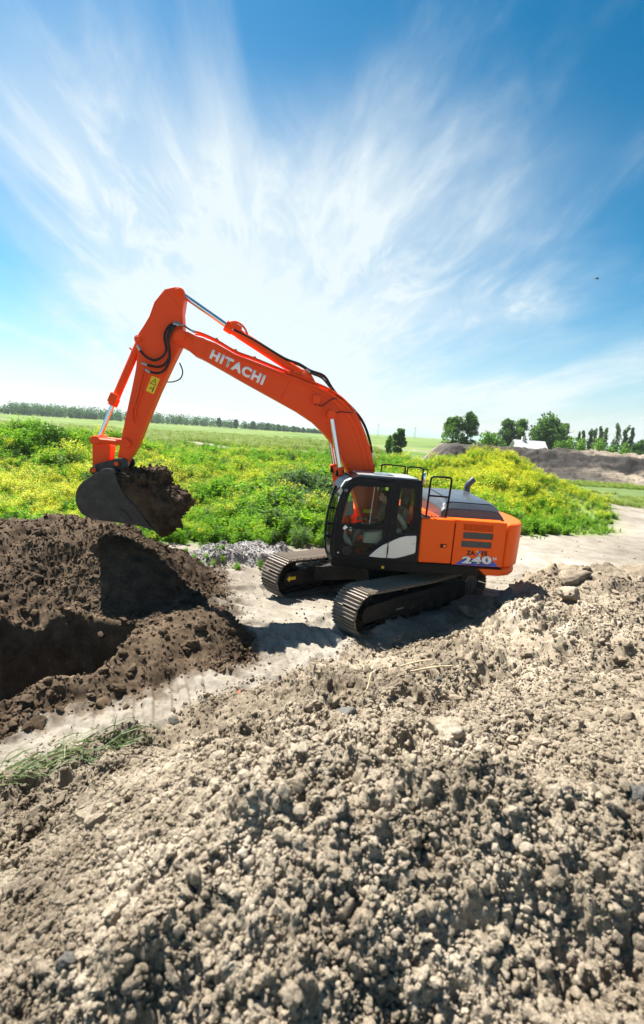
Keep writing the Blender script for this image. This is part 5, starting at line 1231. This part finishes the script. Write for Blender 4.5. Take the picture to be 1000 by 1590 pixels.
def plants():
    sets = [(11000, (-24, 16), (13.6, 26), 1.0), (9000, (-34, 24), (26, 44), 1.25), (5200, (-52, 34), (44, 68), 1.6)]
    X, Y, S = [], [], []
    for n, xr, yr, sc in sets:
        x = rng.uniform(*xr, n); y = rng.uniform(*yr, n); X.append(x); Y.append(y); S.append(np.full(n, sc))
    x, y, s = map(np.concatenate, (X, Y, S))
    w = fbm2(x * 0.5, y * 0.5, 81, 4) * 0.9
    ok = (y + w * 0.7 > edge_y(x)) & (x + w < right_x(y)) & (np.abs(x) < y * 0.80 + 3)
    ok &= ~((y > 33 + w) & (x > 16 + w) & (y > 46))
    for pl, wd in TRACKS:
        d, _ = seg_dist(pl, x, y); ok &= d > wd
    ok &= rng.random(len(x)) < 1 - 0.8 * sstep(50, 66, y + w * 4)
    x, y, s, w = x[ok], y[ok], s[ok], w[ok]
    n1 = fbm2(x * 0.22, y * 0.22, 141, 4); n2 = fbm2(x * 0.6, y * 0.6, 151, 3); n3 = fbm2(x * 0.16 + 9, y * 0.16, 161, 3)
    fl = 0.07 + 0.48 * np.exp(-(((x + 12) / 6) ** 2 + ((y - 22) / 6) ** 2)) + 0.24 * np.exp(-(((x + 3) / 7) ** 2 + ((y - 40) / 10) ** 2)) + 1.1 * np.exp(-(((x - 13.0) / 6) ** 2 + ((y - 34) / 9) ** 2)) + 0.35 * np.exp(-(((x - 10) / 3) ** 2 + ((y - 55) / 8) ** 2)) + 0.30 * n1
    fl = np.where(y < edge_y(x) + 1.6, fl * 0.35, fl)
    gr = 0.06 + 0.75 * np.exp(-(((x + 0.6) / 2.2) ** 2 + ((y - 23) / 3.2) ** 2)) + 0.25 * sstep(0.1, 0.6, n3)
    hill = far_h(x, y)
    u_ = rng.random(len(x)); kind = np.where(u_ < fl, 1, np.where(u_ < fl + gr * (1 - fl), 2, 0))
    hs_ = s * (0.78 + 0.30 * n2 + 0.25 * n3) * rng.uniform(0.7, 1.25, len(x)) * (1 + 0.55 * np.exp(-(((x + 0.6) / 2.2) ** 2 + ((y - 23) / 3) ** 2)))
    hs_ *= 1 + 0.30 * np.exp(-(((x + 19) / 9) ** 2 + ((y - 34) / 6) ** 2)) * sstep(-0.2, 0.5, n2)
    hs_ = np.where(y < edge_y(x) + 1.2, hs_ * rng.uniform(0.35, 0.9, len(x)), hs_); hs_ *= 0.45 + 0.55 * sstep(0.0, 7.0, right_x(y) - x); hs_ *= 1 - 0.25 * sstep(28, 36, y); hs_ = np.maximum(hs_, 0.20)
    z = height(x, y, False) - 0.02
    rot = np.stack([rng.normal(0, .10, len(x)), rng.normal(0, .10, len(x)), rng.uniform(0, 6.28, len(x))], 1)
    scl = np.stack([hs_ * rng.uniform(0.9, 1.3, len(x))] * 2 + [hs_ * 1.05], 1)
    for k, nm, cl, cnt, lb, ct in ((0, 'leafy_weeds', leafy_c, 6, 'dense bright green leafy weeds behind the excavator', 'weeds'), (1, 'flowering_weeds', flow_c, 5, 'yellow flowering weeds among the green ones', 'yellow flowers'), (2, 'grey_green_weeds', grey_c, 3, 'taller grey green bushy weeds left of the cab', 'weeds')):
        q = kind == k
        scatter(nm, np.stack([x, y, z], 1)[q], rot[q], scl[q], rng.integers(0, cnt, q.sum()), cl, lb, ct)
plants()
def meadow():
    n = 15000
    r = np.sqrt(rng.uniform(40 ** 2, 190 ** 2, n)) * rng.uniform(0.5, 1, n) ** 0.5; t = rng.uniform(R(-42), R(42), n); x = np.sin(t) * r; y = np.cos(t) * r
    n2 = 2600; x = np.concatenate([x, rng.uniform(14, 34, n2)]); y = np.concatenate([y, rng.uniform(33, 58, n2)])
    ok = (y > 33) & ~((x > 12) & (y > 56)) & ((y > 46) | (x > right_x(y) - 1))
    for pl, wd in TRACKS:
        d, _ = seg_dist(pl, x, y + fbm2(x * 0.5, y * 0.5, 81, 4) * 1.3); ok &= d > wd * 0.8
    ok &= fbm2(x * 0.03, y * 0.09, 85, 3) < 0.35
    x, y = x[ok], y[ok]; m = len(x); s = rng.uniform(0.7, 1.7, m) * np.where(y > 80, 1.7, 1.0) * np.where((x > 14) & (y < 60), 0.6, 1)
    scatter('meadow_grass', np.stack([x, y, height(x, y, False)], 1), np.stack([0 * x, 0 * x, rng.uniform(0, 6.28, m)], 1), np.stack([s * 2.2, s * 2.2, s * 0.8], 1), rng.integers(0, 4, m), tuft_c, 'pale green meadow grass on the flat field beyond the weeds', 'grass')
meadow()
def sprouts():
    P = [(-2.9, 12.75), (-2.0, 12.6), (-1.5, 12.9), (-2.6, 13.2), (-3.3, 13.0), (6.5, 20.2), (8.9, 20.3), (12.6, 22.3), (-3.7, 13.6), (-3.4, 14.2), (2.0, 15.9)]
    pts, sc = [], []
    for a, b in P:
        for k in range(5):
            xx, yy = a + rng.normal(0, .16), b + rng.normal(0, .12); pts.append((xx, yy, ground_z(xx, yy))); sc.append(rng.uniform(0.10, 0.26))
    m = len(pts); sc = np.array(sc)
    scatter('sprouts', np.array(pts), np.stack([np.zeros(m), np.zeros(m), rng.uniform(0, 6, m)], 1), np.repeat(sc[:, None], 3, 1), rng.integers(0, 6, m), leafy_c, 'small green sprouts on the bare ground by the gravel', 'weeds')
sprouts()

def leaf_cloud(b, pts, size, r, m=0, up=0.5):
    n = len(pts); d = r.normal(size=(n, 3)); d /= np.linalg.norm(d, axis=1, keepdims=True); nr = r.normal(size=(n, 3)) * 0.8 + np.array([0, 0, up])
    w = np.cross(d, nr); w /= np.linalg.norm(w, axis=1, keepdims=True) + 1e-9
    l = (size * r.uniform(0.6, 1.35, n))[:, None]
    V = np.stack([pts - d * l * 0.5, pts + w * l * 0.36, pts + d * l * 0.5, pts - w * l * 0.36], 1).reshape(-1, 3)
    i = np.arange(n)[:, None] * 4; F = np.concatenate([i + np.array([0, 1, 2]), i + np.array([0, 2, 3])]); b.tri(V, F, m)
def tree(name, x, y, h, hw, kind, label, cat='tree', group=None, seed=0, leaf=TREELEAF, size=None):
    r = np.random.default_rng(900 + seed); root = empty(name, (x, y, 0.0)); tag(root, label, cat, group)
    m = MB(); th = h * (0.30 if kind != 'shrub' else 0.12)
    m.tube(smooth_path([(0, 0, -0.1), (r.normal(0, .05), 0, h * 0.25), (r.normal(0, .12), r.normal(0, .1), h * 0.55), (r.normal(0, .1), 0, h * 0.86)], 3), [max(0.05, h * 0.022 * (1 - 0.085 * i)) for i in range(10)], 8)
    for k in range(9 if kind != 'column' else 6):
        a = r.uniform(0, 6.28); z0 = h * r.uniform(0.22, 0.7); ln = hw * r.uniform(0.5, 0.9); up = h * (0.12 if kind != 'column' else 0.22)
        m.tube(smooth_path([(0, 0, z0), (math.cos(a) * ln * 0.45, math.sin(a) * ln * 0.45, z0 + up * 0.55), (math.cos(a) * ln, math.sin(a) * ln, z0 + up)], 3), [0.06 * h / 9 * (1 - 0.12 * i) for i in range(7)], 5)
    m.build('trunk', BARK, root)
    lob = []
    if kind == 'column':
        for k in range(15): t = k / 14; rr = hw * (0.55 + 0.45 * math.sin(math.pi * min(1, t * 1.15 + 0.1))) * (1 - 0.45 * t); lob.append((r.normal(0, hw * .22), r.normal(0, hw * .22), h * (0.12 + 0.83 * t), rr, rr, h * 0.075))
    elif kind == 'shrub':
        for k in range(12): a = r.uniform(0, 6.28); q = r.uniform(0, .75) * hw; lob.append((math.cos(a) * q, math.sin(a) * q * 0.8, h * r.uniform(0.25, 0.72) * (1.1 - 0.35 * q / hw), hw * r.uniform(.25, .42), hw * r.uniform(.25, .42), h * r.uniform(.16, .26)))
    else:
        base = 0.08 if kind == 'upright' else 0.14
        for k in range(48):
            a = r.uniform(0, 6.28); t = r.uniform(0, 1); prof = math.sin(math.pi * (0.14 + 0.80 * t)) ** 0.7; q = hw * prof * r.uniform(0.15, 0.86); rr = hw * r.uniform(0.24, 0.44)
            lob.append((math.cos(a) * q, math.sin(a) * q, h * (base + (0.93 - base) * t) - rr * 0.2, rr, rr, rr * r.uniform(0.7, 1.0)))
    b = Leafy(); sz = size or max(0.34, hw * 0.14)
    for cx__, cy__, cz__, ax, ay, az in lob:
        n = int(70 + 60 * (ax * ay / (sz * sz * 9))); n = min(n, 230)
        d = r.normal(size=(n, 3)); d /= np.linalg.norm(d, axis=1, keepdims=True); q = r.uniform(0.35, 1.12, (n, 1)) ** 0.6
        leaf_cloud(b, np.array([cx__, cy__, cz__]) + d * q * np.array([ax, ay, az]) , sz, r)
    link_mesh('crown', b.mesh('crown'), leaf, root)
    return root
TREES = [
 ('poplar_tree',23.5,95,8.1,2.5,'upright','left half of the tall loose poplar pair at the left end of the bank',None),
 ('poplar_tree',26.2,95,9.1,2.4,'upright','right taller half of the poplar pair at the left end of the bank',None),
 ('field_tree',11.41,80,5.2,1.2,'upright','small grey green tree standing alone in the field behind the boom',None),
 ('field_shrub',10.1,82,4.2,0.7,'shrub','slim shrub touching the left side of the lone field tree',None),
 ('broad_shrub',36.2,112,6.6,3.8,'shrub','wide low green shrub between the poplar pair and the white roofed house',None),
 ('leafy_tree',40.8,116,9.3,2.8,'round','darker left one of two round trees behind the white roofed house',None),
 ('leafy_tree',44.4,118,10.1,2.5,'round','right one of two round trees behind the white roofed house',None),
 ('oak_tree',49.85,115,10.8,4.2,'round','biggest darkest round tree in the row behind the bank',None),
 ('leafy_tree',54.2,117,9.3,2.5,'round','lower loose tree leaning out right of the biggest dark tree',None),
 ('leafy_tree',46.6,111,7.9,1.6,'round','pale leafy tree at the left foot of the biggest dark tree',None),
 ('round_shrub',45.06,98,6.1,1.7,'shrub','small round shrub right beside the white house roof',None),
 ('round_shrub',46.97,98,6.7,1.7,'shrub','bright round shrub in front of the biggest dark tree',None),
 ('round_shrub',49.5,99,7.0,2.0,'shrub','middle shrub on the bank below the row of slim poplars',None),
 ('round_shrub',52.3,98,7.3,2.4,'shrub','broadest bright green shrub below the row of slim poplars',None),
 ('round_shrub',54.9,97,6.5,2.1,'shrub','pale willow like shrub right of the broadest bright one',None),
 ('round_shrub',57.0,97,6.1,1.7,'shrub','low shrub at the foot of the two dark cypress shaped poplars',None)]
for i, (nm, x, y, h, hw, kd, lb, gp) in enumerate(TREES): tree(nm, x, y, h, hw, kd, lb, 'tree' if 'tree' in nm else 'shrub', gp, i, TREELEAF if 'tree' in nm else BUSHLEAF)
for i, (x, y, h, hw) in enumerate([(58.2,118,7.2,.6),(59.34,118,7.5,.65),(61.29,119,8.0,.7),(62.46,119,8.2,.7),(63.58,119,8.7,.8),(64.81,119,8.5,.8),(67.0,118,9.6,.9)]):
    tree('slim_poplar', x, y, h, hw * 1.35, 'column', '%s slim dark poplar from the left in the row of seven behind the bank' % ('first', 'second', 'third', 'fourth', 'fifth', 'sixth')[i] if i < 6 else 'tallest slim poplar closing the row of seven at its right end', 'tree', 'row of slim poplars', 40 + i)
tree('slim_poplar', 65.3, 112, 9.0, 1.0, 'column', 'left taller one of two dark cypress shaped poplars near the right edge', 'tree', None, 50)
tree('slim_poplar', 66.95, 112, 8.6, 1.0, 'column', 'right one of two dark cypress shaped poplars near the right edge', 'tree', None, 51)
tree('leafy_tree', 67.0, 108, 6.4, 2.2, 'round', 'round tree at the right edge beyond the two dark slim poplars', 'tree', None, 52)

def far_wood():
    P = np.array([(-330, 372, 9.2), (-245, 380, 9.0), (-222, 390, 9.4), (-197, 400, 9.4), (-162, 415, 9.0), (-116, 440, 8.6), (-63, 460, 6.7), (-38, 470, 5.4), (-2, 485, 3.4)])
    r = np.random.default_rng(77); b = Leafy()
    for k in range(560):
        t = r.uniform(0, 1); i = t * (len(P) - 1); j = min(int(i), len(P) - 2); p = P[j] + (P[j + 1] - P[j]) * (i - j)
        x, y, h = p[0] + r.normal(0, 2), p[1] + r.uniform(-4, 22), p[2] * (0.35 + 0.78 * r.random() ** 0.7); hw = h * r.uniform(0.24, 0.55)
        n = 110; d = r.normal(size=(n, 3)); d /= np.linalg.norm(d, axis=1, keepdims=True); q = r.uniform(0.3, 1.1, (n, 1)) ** 0.6
        leaf_cloud(b, np.array([x, y, h * 0.52]) + d * q * np.array([hw, hw, h * 0.5]), 0.95, r)
    o = link_mesh('far_wood', b.mesh('far_wood'), WOODLEAF); tag(o, 'long far line of green woodland closing the left of the field', 'woodland', None, 'stuff')
far_wood()
for i, (x, y, h, hw) in enumerate([(-92, 430, 8.6, 2.6), (-78, 432, 8.0, 2.3), (-64, 436, 7.6, 2.6), (-52, 440, 7.2, 2.2), (-43, 446, 6.2, 2.2), (-30, 452, 5.6, 2.4), (-22, 458, 4.8, 1.8), (-12, 470, 4.6, 2.0), (-4, 474, 4.2, 1.7)]):
    tree('wood_edge_tree', x, y, h, hw, 'round', ('%s far rounded tree, counted from the left, at the thin right end of the woodland' % ('first', 'second', 'third', 'fourth', 'fifth', 'sixth', 'seventh', 'eighth', 'last')[i]), 'tree', 'trees at the end of the far woodland', 60 + i, WOODLEAF, 0.8)
for i, (x, y, s, h) in enumerate([(-17.5, 31.5, 1.5, 1.9), (-14.0, 33, 1.3, 1.6), (-23, 34, 1.7, 1.9)]):
    t = tree('hill_bush', x, y, h, s, 'shrub', ('rounded dark bush low on the near side of the left weedy hill', 'smaller bush on the right shoulder of the left weedy hill', 'broad bush high on the left weedy hill by the photo edge')[i], 'shrub', None, 80 + i, BUSHLEAF, 0.16)
    t.location.z = ground_z(x, y, False) - 0.1

# ------------------------------------------------------------------ far small things
hse = empty('farm_house', (40.6, 103, -0.75)); tag(hse, 'low farm house with a pale roof behind the earth bank', 'house')
m = MB(); m.box(-2.6, 3.2, -2, 2, 0, 3.5); m.prism([(-2.0, 3.5), (2.0, 3.5), (0, 5.0)], -2.6, 3.2, axis='x'); m.build('wall', WALLM, hse, smooth=0)
for s in (1, -1):
    m = MB(); m.add([(-2.9, s * 2.35, 3.28), (3.5, s * 2.35, 3.28), (3.5, 0, 5.1), (-2.9, 0, 5.1), (-2.9, s * 2.35, 3.38), (3.5, s * 2.35, 3.38), (3.5, 0, 5.2), (-2.9, 0, 5.2)], [(0, 1, 2, 3), (7, 6, 5, 4), (0, 4, 5, 1), (1, 5, 6, 2), (2, 6, 7, 3), (3, 7, 4, 0)]); m.build('roof', ROOFM, hse, smooth=0)
m = MB(); m.box(-1.2, -0.7, -0.3, 0.3, 4.6, 5.9); m.build('chimney', WALLM, hse, smooth=0)
for k, (x, h, nm) in enumerate([(69.8, 17.5, 'left one of two hazy lattice pylons beyond the lone field tree'), (120.4, 16.2, 'right one of two hazy lattice pylons beyond the lone field tree')]):
    p = empty('pylon', (x, 700, 0)); tag(p, nm, 'pylon')
    m = MB()
    for a, b in ((-1, -1), (1, -1), (1, 1), (-1, 1)): m.tube([(a * 1.2, b * 1.2, -1), (a * 0.25, b * 0.25, h)], 0.12, 4)
    for j in range(8): z = h * j / 8; w = 1.2 - 0.95 * j / 8; w2 = 1.2 - 0.95 * (j + 1) / 8; m.tube([(-w, -w, z), (w2, -w2, z + h / 8)], 0.07, 4); m.tube([(w, w, z), (-w2, w2, z + h / 8)], 0.07, 4)
    m.build('mast', STEEL, p, smooth=0); m = MB(); m.box(-2.2, 2.2, -0.1, 0.1, h * 0.86, h * 0.88); m.build('cross_arm', STEEL, p, smooth=0)
m = MB(); m.tube([(0, 0, 0), (0.02, 0, 0.6), (0.03, 0, 1.15)], [0.07, 0.065, 0.06], 8); o = m.build('fence_post', BARK, None, 0.01, loc=(-5.5, 61.5, 0)); tag(o, 'single dark wooden post beside the sandy field track', 'post')
bd = empty('bird', (29.0, 60, 22.5)); tag(bd, 'tiny dark bird flying in the blue sky at right', 'bird')
m = MB(); m.tube([(-0.22, 0, 0), (-0.08, 0, 0.01), (0.08, 0, 0.01), (0.20, 0, 0.02), (0.28, 0, 0.01)], [0.015, 0.05, 0.06, 0.045, 0.008], 8); m.build('body', BLACKT, bd)
for s in (1, -1):
    m = MB(); m.add([(0.10, s * 0.04, 0.02), (-0.08, s * 0.04, 0.02), (-0.10, s * 0.25, 0.09), (-0.14, s * 0.48, 0.05), (0.02, s * 0.27, 0.10), (0.10, s * 0.04, 0.035), (-0.08, s * 0.04, 0.035), (-0.10, s * 0.25, 0.105), (0.02, s * 0.27, 0.115)], [(0, 1, 2, 4), (4, 2, 3), (5, 8, 7, 6), (8, 3, 7)]); m.build('wing', BLACKT, bd, smooth=0)

# grass cuttings, sticks, a brick on the ground
def cut_grass():
    r = np.random.default_rng(5); b = Leafy()
    for k in range(230):
        t = r.uniform(0, 1) ** 1.2; cx__ = -3.35 + 1.3 * t + r.normal(0, .13); cy__ = 4.66 + 0.88 * t + r.normal(0, .13) - 0.05
        a = math.atan2(0.92, 1.35) + r.normal(0, .33) + (r.uniform(-1.5, 1.5) if r.random() < 0.2 else 0); l = r.uniform(0.12, 0.38); z = ground_z(cx__, cy__, False) + r.uniform(0.02, 0.12)
        d = np.array([math.cos(a), math.sin(a), r.normal(0.02, .12)]); w = np.array([-math.sin(a), math.cos(a), r.normal(0, .6)]) * r.uniform(0.003, 0.007)
        p = np.array([cx__, cy__, z]); b.tri([p - w, p + w, p + d * l * 0.5 + w + np.array([0, 0, .03]), p + d * l * 0.5 - w + np.array([0, 0, .03]), p + d * l], [(0, 1, 2), (0, 2, 3), (3, 2, 4)], 0)
    o = link_mesh('cut_grass', b.mesh('cut_grass'), CUTGRASS); tag(o, 'flattened bunch of long green grass lying beside the track', 'grass', None, 'stuff')
cut_grass()

# ------------------------------------------------------------------ clods and stones one can pick out
BIG = [(5.58,10.79,.44,.30,.26,0.1,'wide flat slab of pale clay lying on the crest of the heap at right'),(5.15,9.9,.32,.26,.26,1.0,'rough boulder like clod just below the clay slab on the heap'),
 (4.0,10.08,.34,.26,.26,.6,'big rounded grey clod at the heap edge behind the near track'),(3.25,10.4,.24,.2,.22,2.0,'lumpy clod touching the rear end of the near track shadow'),
 (1.79,6.59,.10,.09,.10,.3,'dark grey stone beside the dry sticks on the heap'),(1.13,3.82,.16,.12,.13,.4,'large pale angular block alone in the middle of the heap'),
 (1.83,4.92,.085,.075,.075,1.2,'rounded clod on the smooth patch right of the clay ridge'),(3.24,5.66,.09,.08,.075,.2,'round pale stone on the ochre patch of the heap'),(2.36,4.07,.065,.06,.06,.5,'small round stone below the ochre patch of the heap'),
 (0.02,1.72,.05,.045,.045,.9,'pale pointed stone in the blurred near part of the heap'),(-1.01,1.87,.06,.05,.05,.1,'dark rounded clod low at the left of the near heap'),(1.6,8.85,.13,.10,.11,.4,'grey brown stone on the shaded ground in front of the near track'),
 (1.99,2.72,.085,.07,.08,.2,'dark edged clod high on the heap at the right photo edge'),(.35,4.42,.15,.12,.13,1.1,'dark undercut block below the flat clay ridge'),(-1.99,4.75,.08,.07,.065,.6,'dark clod on the heap edge below the cut grass'),(-1.7,5.89,.08,.065,.065,.4,'dark stone where the cut grass ends at the heap foot')]
for i, (x, y, a, b, c, rz, lb) in enumerate(BIG):
    single('earth_clod' if 'stone' not in lb else 'stone', big_meshes[i % 6], x, y, (a, b, c), rz, lb, 'clod' if 'stone' not in lb else 'stone', None, 0.2)
    if 'dark' in lb or 'grey' in lb: ob_ = COL.objects[-1]; ob_.material_slots[0].link = 'OBJECT'; ob_.material_slots[0].material = GREYSTONE
DK = [(-2.63,6.55,.08,'dark clod at the foot of the berm nearest the track path'),(-5.6,9.68,.18,'biggest dark lump on the left slope of the soil heap'),(-4.69,10.26,.15,'dark lump inside the bucket shadow on the soil heap'),
 (-1.96,7.71,.13,'dark clod near the pointed end of the spoil berm'),(-3.63,5.95,.11,'dark clod on the berm at the left photo edge'),(-1.91,8.05,.15,'overturned dark clod on top of the spoil berm'),(-1.05,8.5,.09,'dark clod fallen off the tip of the spoil berm')]
for i, (x, y, a, lb) in enumerate(DK): single('earth_clod', dark_big[i % 5], x, y, (a, a * 0.85, a * 0.8), i * 1.3, lb, 'clod', None, 0.15)
r_ = np.random.default_rng(404); cnt = 0
while cnt < 64:
    x, y = wedge(1, 2.2, 11, R(36)); x = r_.uniform(-3.5, 6.5); y = r_.uniform(2.0, 10.5)
    if abs(x) > y * 0.72 + 0.3: continue
    pd, dd, gd = masks(np.array([x]), np.array([y]))
    if pd[0] < 0.25: continue
    a = r_.uniform(0.045, 0.085) * (1 if y > 4 else 0.75)
    single('earth_clod', big_meshes[cnt % 6], x, y, (a * r_.uniform(.8, 1.3), a, a * r_.uniform(.7, 1)), r_.uniform(0, 6), 'fist sized pale clod lying among the crumbs of the foreground heap', 'clod', 'fist sized clods on the pale heap', 0.25, (r_.normal(0, .3), r_.normal(0, .3))); cnt += 1
m = MB(); m.box(-.06, .06, -.035, .035, -.03, .03); o = m.build('brick_piece', BRICKM, None, 0.008, 2, loc=(-0.98, 6.62, ground_z(-0.98, 6.62) + 0.03), rz=0.7); o.rotation_euler = (0.3, 0.5, 0.7); tag(o, 'broken piece of red brick at the foot of the pale heap', 'brick')
STK = [((1.25, 6.72), (1.75, 6.95), .012, 'upper long dry stick left of the dark grey stone'), ((1.35, 6.45), (1.98, 6.62), .014, 'lower pale dry stick running under the dark grey stone'), ((.62, 5.3), (.80, 5.9), .008, 'thin bent dry stalk on the clay ridge')]
for (ax, ay), (bx, by), rr, lb in STK:
    pts = []
    for k in range(5):
        t = k / 4; x, y = ax + (bx - ax) * t, ay + (by - ay) * t; pts.append((x, y, ground_z(x, y, False) + 0.06 + 0.03 * math.sin(t * 3)))
    m = MB(); m.tube(smooth_path(pts, 3), rr, 6); o = m.build('dry_stick', STRAW, None, smooth=60); tag(o, lb, 'stick')

# ------------------------------------------------------------------ summer haze over the plain
m = MB(); m.box(-4400, 4400, -4400, 4400, -4, 36); hz = m.build('haze', [], None, smooth=0)
hm = bpy.data.materials.new('haze_air'); hm.use_nodes = True; ht = hm.node_tree; ht.nodes.clear()
pv = ht.nodes.new('ShaderNodeVolumePrincipled'); pv.inputs['Color'].default_value = (0.86, 0.95, 1.0, 1); pv.inputs['Density'].default_value = 0.00020; pv.inputs['Anisotropy'].default_value = 0.2
ho = ht.nodes.new('ShaderNodeOutputMaterial'); ht.links.new(pv.outputs[0], ho.inputs['Volume']); hz.data.materials.append(hm); tag(hz, kind='stuff')
